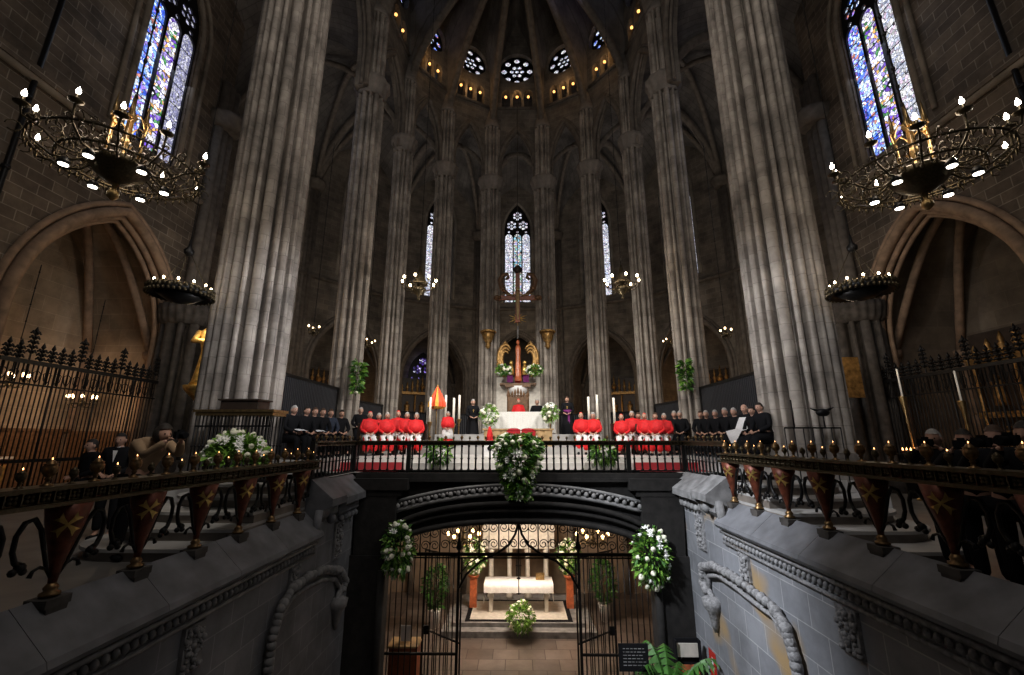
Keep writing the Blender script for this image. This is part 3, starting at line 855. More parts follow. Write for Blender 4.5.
# front arch of the crypt
def arch_z(x, h=3.5, zb=-1.35, rise=1.05, e=2.4): return zb + rise * math.sqrt(max(0, 1 - (abs(x) / h) ** e))
N = 28
xs = [-3.5 + 7 * i / N for i in range(N + 1)]
loop = [(-XW, CZ), (-3.5, CZ)] + [(x, arch_z(x)) for x in xs] + [(3.5, CZ), (XW, CZ), (XW, PZ - .12), (-XW, PZ - .12)]
mb = MB(); mb.poly([loop], lambda u, v: Vector((u, 11.0, v)), (0, .6, 0))
struct('wall_crypt_front', mb, M['xstone'], 'shade-darkened stone wall with the low arch of the crypt entrance')
def arcpts(off, y, lim=3.5, h=3.5, zb=-1.35, rise=1.05, e=2.4):
    return [(x * lim / 3.5, y, arch_z(x, h, zb, rise, e) + off) for x in xs]
mb = MB()
mb.tube(arcpts(.02, 10.95), .07, 6); mb.tube(arcpts(.25, 10.93, 3.45), .05, 6); mb.tube(arcpts(.42, 10.9, 3.4), .06, 6)
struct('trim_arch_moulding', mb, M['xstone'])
mb = MB()
for j in range(33):
    x = -2.9 + 5.8 * j / 32; z = .45 - .046 * x * x
    mb.ball((x, 10.88, z), .06, 8, 6, sz=1.1); mb.ball((x + .09, 10.88, z + .05), .035, 6, 4)
mb.tube([(-3 + 6 * j / 24, 10.9, .35 - .046 * (-3 + 6 * j / 24) ** 2) for j in range(25)], .05, 6)
mb.tube([(-3 + 6 * j / 24, 10.9, .56 - .046 * (-3 + 6 * j / 24) ** 2) for j in range(25)], .04, 6)
struct('trim_carved_band', mb, M['stone'], 'curved band of carved stone leaves over the crypt arch')
mb = MB(); mb.box((0, 11.25, PZ - .06), (2 * XW + .1, .75, .12)); mb.box((0, 11.0, PZ - .16), (5.3, .3, .08))
for s in (-1, 1):
    mb.box((s * 3.3, 11.05, PZ - .25), (1.3, .7, .26)); mb.box((s * 3.35, 11.0, PZ - .44), (1.1, .5, .16))
    mb.box((s * 3.4, 10.9, -.35), (.9, .25, 1.3), 0, 1.1)
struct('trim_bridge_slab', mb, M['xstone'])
for s in (-1, 1):
    mb = MB(); mb.box((s * 3.52, 11.0, -2.7), (.82, .5, 3.4)); mb.tube([(s * 3.15, 10.75, CZ), (s * 3.15, 10.75, -1.3)], .09, 8)
    struct('trim_jamb_%s' % ('left' if s < 0 else 'right'), mb, M['xstone'])

# ------------------------------------------------------------------ railings
def urn_mb(h=.2, r=.05):
    mb = MB(); mb.lathe([(r * .85, 0), (r * .8, h * .05), (r * .35, h * .1), (r * .28, h * .22), (r * .5, h * .27), (r * .3, h * .32), (r * .7, h * .42), (r, h * .55), (r, h * .72), (r * .8, h * .78), (r * .95, h * .82), (r * .6, h * .86), (r * .45, h * .93), (r * .12, h)], n=12); return mb
urn_big = urn_mb(.25, .068).data('lamp_cup', M['cupb']); urn_sm = urn_mb(.15, .036).data('finial', M['bronze'])
fl = MB(); fl.lathe([(.004, 0), (.016, .015), (.012, .035), (.002, .06)], n=6); flame_me = fl.data('flame', M['flame'])
# turned baluster, 0.62 high
mb = MB(); mb.lathe([(.02, 0), (.032, .02), (.018, .06), (.018, .28), (.03, .3), (.018, .32), (.018, .58), (.028, .6), (.02, .64)], n=8)
balu = mb.data('baluster', M['iron'])
def bar_rail(label, p0, p1, zb, zt, posts=(0, 1), urn=urn_sm, bigurn=None, n=None, lit=0):
    p0, p1 = Vector((*p0, 0)), Vector((*p1, 0)); d = p1 - p0; L = d.length; a = math.atan2(d.y, d.x)
    t = thing('altar_rail', label, 'railing', (p0.x, p0.y, zb), a)
    h = zt - zb
    mb = MB(); mb.box((L / 2, 0, .035), (L, .07, .03)); mb.build('bottom_bar', M['iron'], t)
    mb = MB(); mb.box((L / 2, 0, h - .01), (L, .14, .035)); mb.box((L / 2, 0, h - .09), (L, .08, .03)); mb.box((L / 2, 0, h - .05), (L, .03, .08))
    m = int(L / .085)
    for k in range(m): 
        mb.ball(((k + .5) * L / m, -.03, h - .05), .026, 6, 4)
    mb.build('top_band', M['bronze'], t)
    n = n or int(L / .178)
    for k in range(n):
        o = link('baluster', balu, t, ((k + .5) * L / n, 0, .03)); o.scale = (1.25, 1.25, (h - .13) / .64)
    for q in posts:
        mb = MB(); mb.box((q * L, 0, h / 2), (.1, .1, h)); mb.build('post', M['iron'], t)
    m = int(L / .2)
    for k in range(m):
        o = link('finial', urn_sm if k % 2 else urn_big, t, ((k + .5) * L / m, 0, h + .0))
        o.scale = (.55, .55, .55) if k % 2 == 0 else (.8, .8, .8)
    return t
bar_rail('central black baluster railing above the crypt arch, behind the big hanging bouquet', (-2.8, 11.3), (2.8, 11.3), PZ, 1.58)
bar_rail('black baluster railing over the left corner of the crypt arch', (-4.2, 11.3), (-2.85, 11.3), PZ, 1.58, (0,))
bar_rail('black baluster railing over the right corner of the crypt arch', (2.85, 11.3), (4.2, 11.3), PZ, 1.58, (1,))
bar_rail('oblique black baluster railing returning toward the camera on the left', (-4.2, 9.0), (-4.2, 11.2), PZ - .02, 1.58, (0,))
bar_rail('oblique black baluster railing returning toward the camera on the right', (4.2, 9.0), (4.2, 11.2), PZ - .02, 1.58, (0,))

# side rails on funnel shaped supports
def funnel_parts(t, x, H, sgn):
    k = H / .8
    mb = MB(); mb.lathe([(.03, .1 * k), (.045, .25 * k), (.085, .42 * k), (.135, .62 * k), (.165, .8 * k)], (x, 0, 0), 16)
    f = mb.build('support', M['redbr'], t)
    mb = MB()
    for a in range(4):
        an = PI / 4 + a * PI / 2
        c, s_ = math.cos(an), math.sin(an); w = .042; q = .11
        pts = []
        for (u, v) in [(-.008, 0), (.008, 0), (w * .5, q * .55), (w, q), (0, q * .8), (-w, q), (-w * .5, q * .55)]:
            uu, vv = u * c - v * s_, u * s_ + v * c
            rr = .135 + vv * .19 / k + .006; ph = sgn * R(38) + uu / rr
            pts.append((x + rr * math.sin(ph), -rr * math.cos(ph), .62 * k + vv))
        mb.face(pts)
    mb.fixn = False
    mb.build('cross_emblem', M['gold'], f)
    mb = MB(); mb.lathe([(.075, 0), (.075, .02), (.045, .035), (.055, .06), (.03, .1)], (x, 0, 0), 12); mb.build('foot', M['cupb'], t)
    mb = MB(); mb.box((x, .0, -.05), (.22, .2, .07)); mb.box((x, -.01, -.12), (.17, .16, .1), 0, 1.1); mb.build('pedestal', M['dstone'], t)
    for sg in (-1, 1):
        mb = MB()
        # S scroll rising from the foot and dropping to a leaf end
        pts = [(x + sg * a, 0, b * k) for a, b in ((.03, .16), (.08, .24), (.14, .42), (.2, .6), (.27, .7), (.34, .68), (.385, .58), (.385, .45), (.35, .36), (.31, .33))]
        mb.tube(pts, [.016, .016, .018, .02, .022, .022, .02, .02, .022, .03], 6)
        mb.tube([(x + sg * a, 0, b * k) for a, b in ((.08, .24), (.14, .27), (.19, .25), (.21, .2))], [.014, .014, .014, .02], 6)
        mb.ball((x + sg * .3, 0, .31 * k), .042, 7, 5); mb.ball((x + sg * .35, .0, .28 * k), .032, 6, 4); mb.ball((x + sg * .27, .0, .27 * k), .03, 6, 4)
        mb.build('scroll', M['iron'], t)
for sgn, P in PAR.items():
    side = P['side']; zt, band = P['top'], P['band']
    X = 4.12
    y0, y1 = 1.6, 8.95
    if sgn < 0: loc, rz = (-X, y0, zt + .04), PI / 2
    else: loc, rz = (X, y1, zt + .04), -PI / 2
    L = y1 - y0
    # local x runs along the rail, local -y faces the stairwell ... (left: +x world, right: -x world)
    t = thing('scrolled_rail', 'bronze openwork rail on red funnel supports along the %s stairwell wall' % side, 'railing', loc, rz)
    H = band - zt - .04
    ly = (lambda y: y - y0) if sgn < 0 else (lambda y: y1 - y)
    fs = 1 if sgn < 0 else 1
    ys = [3.25 + .865 * k for k in range(7)] if sgn < 0 else [3.6 + .85 * k for k in range(7)]
    flip = -1
    for y in ys:
        if y0 < y < y1: funnel_parts(t, ly(y), H, sgn)
    mb = MB()
    face = -.11 if True else .11
    mb.box((L / 2, 0, H + .015), (L, .26, .035)); mb.box((L / 2, 0, H + .155), (L, .28, .035)); mb.box((L / 2, .0, H + .085), (L, .12, .12))
    m = int(L / .125)
    for k in range(m):
        x = (k + .5) * L / m
        for a in range(4):
            mb.ball((x + .026 * math.cos(a * PI / 2 + PI / 4), -.07, H + .085 + .026 * math.sin(a * PI / 2 + PI / 4)), .022, 6, 4)
        mb.box((x + .5 * L / m, -.07, H + .085), (.012, .04, .1))
    mb.build('band', M['bronze'], t)
    m = int(L / .215)
    for k in range(m):
        x = (k + .5) * L / m
        if k % 2 == 0:
            o = link('lamp_cup', urn_big, t, (x, 0, H + .17)); o.scale = (.82, .82, .9); f = link('flame', flame_me, o, (0, 0, .245)); f.scale = (.38, .38, .42)
        else:
            o = link('finial', urn_sm, t, (x, 0, H + .17))
            if k % 4 == 1: f = link('flame', flame_me, o, (0, 0, .145)); f.scale = (.36, .36, .4)

# ------------------------------------------------------------------ foliage and flowers
def leaf_mesh(rnd, n, shape, size, droop=.4):
    mb = MB()
    for k in range(n):
        p, out = shape(rnd)
        s = size * rnd.uniform(.6, 1.4)
        d = (out + Vector((rnd.uniform(-.6, .6), rnd.uniform(-.6, .6), rnd.uniform(-.7, .4)))).normalized()
        w = d.cross(Vector((rnd.uniform(-1, 1), rnd.uniform(-1, 1), rnd.uniform(-1, 1)))).normalized() * s * .22
        q = p + d * s * .5 + Vector((0, 0, .05 * s)); e = p + d * s - Vector((0, 0, droop * s * .4))
        mb.mi = 0 if rnd.random() < .55 else 1
        mb.face([p, q + w, e, q - w])
    mb.fixn = False
    return mb
bl = MB()
for k in range(6):
    a = 2 * PI * k / 6
    bl.face([(0, 0, 0), (.03 * math.cos(a - .4), .03 * math.sin(a - .4), .015), (.05 * math.cos(a), .05 * math.sin(a), .022), (.03 * math.cos(a + .4), .03 * math.sin(a + .4), .015)])
bl.ball((0, 0, .012), .018, 6, 4)
blossom = bl.data('blossom', M['petalw'])
bl = MB(); bl.ball((0, 0, 0), .035, 8, 6, sz=.85); bl.ball((0, 0, .018), .024, 7, 5); rosebl = bl.data('blossom', M['petal'])
def bouquet(label, loc, rad, n, nb, size=.16, seed=1, shape='ball', h=None, bs=1.0, cat='flowers', name='flower_arrangement', light=False, group=None):
    rnd = random.Random(seed)
    t = thing(name, label, cat, loc, 0, group)
    h = h or rad
    def sh(r, f=1):
        if shape == 'ball':
            v = Vector((r.gauss(0, 1), r.gauss(0, 1), r.gauss(0, 1))).normalized()
            k = r.uniform(.45, .95) if f == 1 else .97
            return Vector((v.x * rad * k, v.y * rad * k, v.z * h * k)), v
        if shape == 'drop':   # hanging: wide at top, pointed tail
            z = r.uniform(-1, 1); rr = rad * (.35 + .65 * (z + 1) / 2) * math.sqrt(max(0.05, 1 - max(0, z - .4) ** 2 / .4))
            a = r.uniform(0, 2 * PI); k = r.uniform(.4, 1) if f == 1 else 1
            return Vector((rr * k * math.cos(a), rr * k * math.sin(a) * .7, z * h)), Vector((math.cos(a), math.sin(a), .1))
        if shape == 'dome':
            v = Vector((r.gauss(0, 1), r.gauss(0, 1), abs(r.gauss(0, 1)))).normalized()
            k = r.uniform(.4, .95) if f == 1 else .97
            return Vector((v.x * rad * k, v.y * rad * .7 * k, v.z * h * k)), v
    lm = leaf_mesh(rnd, n, sh, size)
    lm.build('foliage', [M['leafl'] if light else M['leaf'], M['leafl']], t)
    for k in range(nb):
        p, v = sh(rnd, 2)
        o = link('blossom', rosebl if rnd.random() < .5 else blossom, t, p)
        o.rotation_euler = v.to_track_quat('Z', 'Y').to_euler()
        s = bs * rnd.uniform(.8, 1.5); o.scale = (s, s, s)
    return t
bouquet('big hanging bouquet of white flowers and greenery on the middle of the railing', (0, 10.98, .98), .72, 3400, 120, .13, 3, 'drop', .76, 1.6, light=False)
bouquet('spread of cream flowers and lime greenery on the left rail below the pulpit', at(232, 462, 7.4), .54, 1500, 60, .11, 4, 'dome', .5, 1.35, light=True)
bouquet('low flower arrangement with trailing leaves behind the railing, left of the big bouquet', at(439, 453, 11.9), .32, 300, 10, .16, 5, 'ball', .3, 1.2)
bouquet('low flower arrangement with trailing leaves behind the railing, right of the big bouquet', at(603, 452, 11.9), .36, 340, 10, .16, 6, 'ball', .28, 1.2)
_b1 = bouquet('round bouquet of green and white at the left end of the altar', at(489, 415, 16.2), .32, 420, 44, .11, 7, 'ball', .4, 1.8, light=True)
_b2 = bouquet('round bouquet of green and white at the right end of the altar', at(550, 413, 16.2), .3, 420, 44, .11, 8, 'ball', .36, 1.8, light=True)
bouquet('hanging green garland on the second pier from the left', at(357, 377, 15.15), .2, 300, 8, .2, 9, 'drop', .55, 1.3)
bouquet('hanging green garland on the second pier from the right', at(684, 375, 15.15), .2, 300, 3, .2, 10, 'drop', .52, 1.3)
bouquet('white flower box on the shelf left of the wooden figure', at(503.5, 370, 21.6), .42, 620, 34, .11, 11, 'ball', .26, 1.6)
bouquet('white flower box on the shelf right of the wooden figure', at(534.5, 370, 21.6), .42, 620, 34, .11, 12, 'ball', .26, 1.6)
bouquet('garland of white flowers at the left shoulder of the crypt arch', at(397, 550, 10.75), .34, 900, 46, .12, 13, 'ball', .62, 1.4)
bouquet('garland of white flowers at the right shoulder of the crypt arch', at(650, 556, 10.75), .42, 1200, 60, .12, 14, 'ball', .68, 1.4)

for _b in (_b1, _b2):
    h_ = _b.location.z - 1.61
    mb = MB(); mb.lathe([(.16, -h_), (.15, -h_ + .04), (.03, -h_ + .1), (.025, -.3), (.12, -.15)], n=12); mb.build('stand', M['brass'], _b)
# ------------------------------------------------------------------ crypt gate
GY = 11.75
gate = thing('crypt_gate_screen', 'black wrought iron screen with scrollwork filling the crypt arch', 'gate', (0, GY, CZ))
mb = MB(); mb.box((0, 0, 3.2), (7.0, .07, .07)); mb.box((0, 0, 3.12), (7.0, .04, .03))
mb.build('transom', M['iron'], gate)
for s in (-1, 1):
    mb = MB(); mb.box((s * 1.5, 0, 1.85), (.06, .06, 3.7)); mb.lathe([(.05, 3.3), (.09, 3.36), (.05, 3.45), (.02, 3.6)], (s * 1.5, -.02, 0), 8); mb.build('post', M['iron'], gate)
    for xx in [1.62 + .142 * k for k in range(13)]:
        mb = MB(); mb.tube([(s * xx, 0, .1), (s * xx, 0, 3.2)], .014, 6); mb.build('bar', M['iron'], gate)
    for zz in (.12, 1.0):
        mb = MB(); mb.box((s * 2.5, 0, zz), (2.0, .05, .05 if zz > .5 else .12)); mb.build('rail', M['iron'], gate)
def spiral(mb, cx, cz, r, turns=1.4, s=1, up=1, rad=.012):
    pts = []
    for j in range(22):
        a = j / 21 * turns * 2 * PI; rr = r * (1 - .75 * j / 21)
        pts.append((cx + s * rr * math.cos(a), 0, cz + up * rr * math.sin(a)))
    mb.tube(pts, rad, 5)
k = 0
for xx in [-3.0 + .5 * j for j in range(12)]:
    zt = arch_z(xx + .25) - CZ - .03
    hh = zt - 3.24
    if hh < .15: continue
    mb = MB(); mb.tube([(xx, 0, 3.2), (xx, 0, arch_z(xx) - CZ)], .018, 6)
    for (dx, s) in ((.13, 1), (.37, -1)):
        for kz in (0.25, .72):
            spiral(mb, xx + dx, 3.24 + hh * kz, min(.12, hh * .22), 1.5, s, 1 if kz < .5 else -1)
    mb.tube([(xx + .25, 0, 3.24), (xx + .25, 0, zt)], .01, 5)
    mb.build('scroll_panel', M['iron'], gate)
mb = MB()
for s in (-1, 1):
    mb.tube([(s * a, -.03, b) for a, b in ((1.47, 2.45), (1.3, 2.75), (.95, 3.05), (.55, 3.22), (.25, 3.42), (.08, 3.68), (0, 3.98))], .03, 6)
    mb.tube([(s * a, -.03, b) for a, b in ((1.47, 2.75), (1.25, 3.0), (.9, 3.2))], .015, 6)
mb.tube([(0, -.03, 3.9), (0, -.03, 4.12)], .03, 6)
mb.ball((0, -.03, 3.95), .07, 8, 6); mb.tube([(0, -.03, 3.6), (0, -.03, 2.3)], .012, 5); mb.build('ogee_arch', M['iron'], gate)
for s in (-1, 1):
    a = 0
    gl_ = thing('gate_leaf', 'black barred gate leaf folded open on the %s of the crypt entrance' % ('left' if s < 0 else 'right'), 'gate', (s * 1.44, GY + .1, CZ + .03))
    ang = R(38)
    dx, dy = s * math.cos(ang), math.sin(ang)
    W = 1.4
    mb = MB()
    for z in (.1, 1.15, 3.05): mb.tube([(0, 0, z), (dx * W, dy * W, z)], .025, 6)
    for q in (0, 1): mb.tube([(dx * W * q, dy * W * q, 0), (dx * W * q, dy * W * q, 3.08)], .022, 6)
    mb.box((dx * W * .9, dy * W * .9, 1.15), (.14, .06, .2)); mb.build('leaf_frame', M['iron'], gl_)
    for j in range(1, 10):
        mb = MB(); mb.tube([(dx * W * j / 10, dy * W * j / 10, .1), (dx * W * j / 10, dy * W * j / 10, 3.05)], .013, 6); mb.build('bar', M['iron'], gl_)

# ------------------------------------------------------------------ crypt furniture
def at_z(px, py, Z):
    x = (px - 518) / F; v = (337.5 - py) / F
    d = Vector((x, CP - v * SP, SP + v * CP)); k = (Z - CAMZ) / d.z
    return Vector((d.x * k, d.y * k, Z))
mb = MB(); mb.box((0, 16.6, CZ + .09), (4.9, 3.0, .18)); mb.box((0, 16.75, CZ + .24), (4.3, 2.6, .12))
struct('floor_crypt_step', mb, M['stone'], 'grey step under the crypt altar', 'step')
t = thing('altar_carpet', 'pale carpet with black border under the crypt altar', 'carpet', (0, 16.5, CZ + .3))
mb = MB(); mb.box((0, 0, .006), (3.5, 1.9, .012)); mb.build('border', M['black'], t)
mb = MB(); mb.box((0, 0, .014), (3.2, 1.62, .012)); mb.build('field', M['plaster'], t)
t = thing('crypt_altar', 'white altar table draped with linen in the middle of the crypt', 'altar', (0, 16.5, CZ + .31))
for s in (-1, 1):
    mb = MB(); mb.box((s * .95, 0, .42), (.12, .5, .84)); mb.build('leg', M['plaster'], t)
mb = MB(); mb.box((0, 0, .88), (2.3, .8, .09)); mb.build('table_top', M['plaster'], t)
mb = MB(); 
rows = []
for (yo, z) in ((.4, .86), (.4, .932), (-.42, .932), (-.43, .8), (-.44, .66)):
    rows.append([(-1.18 + 2.36 * j / 40, yo + (.012 * math.sin(j * 1.3) if yo < 0 and z < .9 else 0), z) for j in range(41)])
mb.grid(rows); 
for s in (-1, 1): mb.face([(s * 1.18, -.43, .932), (s * 1.18, .4, .932), (s * 1.19, .38, .3), (s * 1.19, -.41, .3)])
mb.build('cloth', M['white'], t)
mb = MB(); mb.box((0, 0, 0), (.3, .02, .22)); mb.box((0, .1, -.1), (.3, .2, .02)); tag(mb.build('missal_stand', M['brass'], None, (.75, 16.5, CZ + 1.37)), 'small bookrest on the right end of the crypt altar', 'stand')
mb = MB(); mb.lathe([(.07, 0), (.07, .02), (.015, .04), (.015, .5)], n=10); mb.box((0, 0, .42), (.2, .02, .025))
tag(mb.build('altar_cross', M['iron'], None, (.0, 16.65, CZ + 1.25)), 'thin dark cross standing on the crypt altar', 'cross')
t = thing('sarcophagus', 'carved stone sarcophagus on columns behind the crypt altar', 'tomb', (0, 18.0, CZ))
for i in range(4):
    for j in range(2):
        mb = MB(); mb.lathe([(.13, 0), (.13, .1), (.08, .16), (.08, 1.5), (.13, 1.6), (.14, 1.7)], (-1.05 + .7 * i, -.3 + .6 * j, .3), 12); mb.build('column', M['plaster'], t)
mb = MB(); mb.box((0, 0, 2.35), (2.7, .95, .65)); 
for i in range(6): mb.ball((-1.1 + .44 * i, -.48, 2.3), .13, 8, 6, sz=1.7, sy=.4)
mb.build('chest', M['plaster'], t)
mb = MB(); mb.box((0, 0, 2.85), (2.8, 1.0, .35), 0, .9, .15); mb.build('lid', M['plaster'], t)
bouquet('low cushion of white flowers on the floor before the crypt altar', at_z(520, 617, CZ + .62) , .42, 700, 60, .12, 21, 'ball', .44, 1.15, light=True)
for s, px, lab in ((-1, 472, 'left'), (1, 570, 'right')):
    b = at_z(px, 618, CZ + .0); b.y += .1
    t = thing('marble_pedestal', 'reddish marble column pedestal %s of the crypt altar' % lab, 'pedestal', (b.x, b.y, CZ))
    mb = MB(); mb.lathe([(.2, 0), (.2, .08), (.16, .12), (.16, .2)], n=16); mb.build('base', M['stone'], t)
    mb = MB(); mb.box((0, 0, .72), (.24, .24, 1.04)); mb.build('shaft', M['redmarble'], t)
    mb = MB(); mb.lathe([(.16, 0), (.2, .06), (.2, .1)], (0, 0, 1.24), 16); mb.build('cap', M['redmarble'], t)
    bouquet('tall bouquet of cream flowers on the %s marble pedestal in the crypt' % lab, (b.x, b.y, CZ + 1.95), .4, 620, 60, .13, 30 + s, 'ball', .58, 1.5)
for s, px, py, lab in ((-1, 433, 628, 'left'), (1, 604, 620, 'right')):
    b = at_z(px, py, CZ)
    t = thing('potted_plant', 'leafy plant in a white pot behind the %s gate leaf' % lab, 'plant', (b.x, b.y, CZ))
    mb = MB(); mb.lathe([(.14, 0), (.2, .5), (.21, .52), (.18, .52), (.17, .46)], n=16); mb.build('pot', M['white'], t)
    rnd = random.Random(5 + s)
    def sh(r): 
        z = r.uniform(0, 1); a = r.uniform(0, 2 * PI); q = (.1 + .3 * math.sin(PI * z)) * r.uniform(.2, 1)
        return Vector((q * math.cos(a), q * math.sin(a), .55 + z * 1.3)), Vector((math.cos(a), math.sin(a), .5))
    leaf_mesh(rnd, 320, sh, .2).build('foliage', [M['leaf'], M['leaf']], t)
    mb = MB(); mb.tube([(0, 0, .38), (.02, 0, 1.5)], .02, 6); mb.build('stem', M['wood'], t)
# reading desk left, rack, sign and palm right
b = at_z(404, 668, CZ + .5)
t = thing('wooden_desk', 'reddish wooden desk behind the left bars of the crypt gate', 'desk', (b.x - .1, b.y + .3, CZ))
mb = MB(); mb.box((0, 0, .45), (.7, .5, .9)); mb.build('body', M['rwood'], t)
mb = MB(); mb.box((0, 0, .92), (.78, .56, .04)); mb.build('desk_top', M['tan'], t)
mb = MB(); mb.box((0, 0, 0), (.26, .015, .36)); tag(mb.build('notice_card', M['paper'], None, (b.x - .1, b.y + .3, CZ + 1.13)), 'white card standing on the wooden desk in the crypt', 'notice')
SB = at(632, 656, 9.35).z + 4.03
t = thing('stand_sign', 'small black notice board with white lines of text before the right gate leaf', 'sign', (at(632, 656, 9.35).x, 9.35, -4.03))
mb = MB(); mb.tube([(0, 0, 0), (0, 0, 1.62)], .02, 6); mb.box((0, 0, .01), (.4, .3, .02)); mb.build('stand', M['iron'], t)
mb = MB(); mb.box((0, -.02, SB), (.56, .03, .46)); mb.build('board', M['black'], t)
mb = MB(); rnd = random.Random(3)
for r_ in range(6):
    x = -.2
    while x < .18:
        w = rnd.uniform(.03, .08); mb.box((x + w / 2, -.037, SB + .15 - r_ * .055), (w, .003, .014)); x += w + .02
mb.build('lettering', M['stone'], t)
t = thing('palm_plant', 'green potted palm on the stair beside the right stairwell wall', 'plant', (2.95, 9.7, -4.22)); t.scale = (1.45, 1.35, 2.25)
mb = MB()
for k in range(15):
    a = 2 * PI * k / 15 + .2; Lf = .85 + .2 * math.sin(k * 5)
    base = Vector((0, 0, .3))
    prev = None
    for j in range(10):
        s = j / 9; p = base + Vector((math.cos(a) * Lf * .6 * s, math.sin(a) * Lf * .45 * s, Lf * (1.0 * s - .55 * s * s)))
        if prev is not None:
            w = Vector((-math.sin(a), math.cos(a), 0))
            for sg in (-1, 1):
                mb.face([prev, p, p + (w * sg * .2 + Vector((math.cos(a) * .08, math.sin(a) * .08, -.1))) * (1 - abs(s - .5))])
        prev = p
mb.fixn = False; mb.build('fronds', M['leaf'], t)
mb = MB(); mb.lathe([(.15, 0), (.2, .3), (.2, .34), (.17, .34)], n=14); mb.build('pot', M['dstone'], t)
t = thing('leaflet_rack', 'black leaflet rack standing at the foot of the right stairwell wall', 'rack', (3.52, 10.25, CZ)); t.scale = (1, 1, 1.58)
mb = MB(); mb.box((0, .06, .6), (.5, .03, 1.25)); 
for s in (-1, 1): mb.box((s * .25, 0, .6), (.03, .15, 1.25))
mb.build('frame', M['black'], t)
for k in range(4):
    mb = MB(); mb.box((0, 0, .35 + .25 * k), (.44, .02, .16)); mb.build('leaflets', M['plaster'] if k % 2 else M['redmarble'], t)
mb = MB(); mb.box((0, 0, 0), (.01, .3, .5)); sg = mb.build('wall_sign', M['signred'], None, (XW - .012, 9.95, -2.8)); tag(sg, 'red rectangular safety sign with a white mark on the right stairwell wall', 'sign')
mb = MB(); mb.box((0, 0, 0), (.006, .07, .2)); mb.box((0, 0, .12), (.006, .03, .04)); mb.build('white_mark', M['paper'], sg, (-.007, 0, 0))
# crypt chandeliers
def simple_chandelier(name, label, loc, rad, nb, chain, bulbs='bulb', group=None, armdrop=.12, bs=1.0):
    t = thing(name, label, 'chandelier', loc, 0, group)
    mb = MB(); mb.lathe([(.01, -.3 * rad), (.06 * rad * 2, -.2 * rad), (.03, -.05), (.09, .05), (.05, .15), (.03, .4 * rad), (.07, .5 * rad), (.02, .8 * rad)], n=12); mb.build('stem', M['bronze'], t)
    mb = MB(); z = .8 * rad
    while z < chain: mb.tube([(0, 0, z), (0, 0, min(z + .5, chain))], .012, 5); mb.ball((0, 0, z), .024, 6, 4); z += .5
    mb.build('chain', M['iron'], t)
    mb = MB(); mb.tube([(rad * .78 * math.cos(2 * PI * k / 24), rad * .78 * math.sin(2 * PI * k / 24), 0) for k in range(25)], .018, 6); mb.build('ring', M['bronze'], t)
    for k in range(nb):
        a = 2 * PI * k / nb
        mb = MB(); mb.tube([(rad * q * math.cos(a), rad * q * math.sin(a), zz) for q, zz in ((.05, 0), (.3, -armdrop), (.7, -armdrop), (.95, -.02), (1, .08))], .012, 6)
        mb.lathe([(.02, 0), (.05, .02), (.05, .03), (.018, .035), (.018, .11)], (rad * math.cos(a), rad * math.sin(a), .07), 8)
        arm = mb.build('arm', M['bronze'], t)
        mb = MB(); mb.ball((rad * math.cos(a), rad * math.sin(a), .22), .035 * bs, 8, 6, sz=1.3); mb.build('bulb', M[bulbs], arm)
    return t
M['bulbc'] = plain('crypt_bulb', (1, .8, .5), .3, emis=(1, .62, .25), es=9)
for px, lab in ((463, 'left'), (592, 'right')):
    p = at(px, 541, 15.0); simple_chandelier('crypt_chandelier', 'warm lit chandelier in the crypt, seen through the scrollwork on the %s' % lab, p, .5, 6, .75, 'bulbc', armdrop=.08, bs=1.5)

# ------------------------------------------------------------------ chandeliers
for px, lab in ((419, 'left'), (622, 'right')):
    p = at(px, 286, 15.2)
    t = simple_chandelier('ring_chandelier', 'lit ring chandelier hanging on a long chain over the %s of the presbytery' % lab, p, .64, 8, 15, 'bulb', 'pair of ring chandeliers over the presbytery', .18, 1.25)
    mb = MB(); mb.lathe([(.02, -.55), (.07, -.5), (.03, -.42), (.2, -.25), (.28, -.1), (.1, 0)], n=12); mb.build('bowl', M['bronze'], t)
    mb = MB(); mb.lathe([(.3, .05), (.25, .2), (.12, .5), (.05, .8)], n=12, lob=.1, ln=3); mb.build('crown', M['bronze'], t)
M['bulbc'] = plain('dim_bulb', (1, .8, .5), .3, emis=(1, .7, .4), es=7)
for px, py, Y, lab in ((366, 345, 19.5, 'beyond the second pier on the left'), (671, 345, 20, 'beyond the third pier on the right'), (312, 332, 15, 'between the first and second pier on the left'), (725, 336, 15, 'between the first and second pier on the right')):
    simple_chandelier('small_chandelier', 'small dim chandelier %s' % lab, at(px, py, Y), .38 if Y > 16 else .2, 5 if Y > 16 else 3, 8, 'bulbc', armdrop=.1)

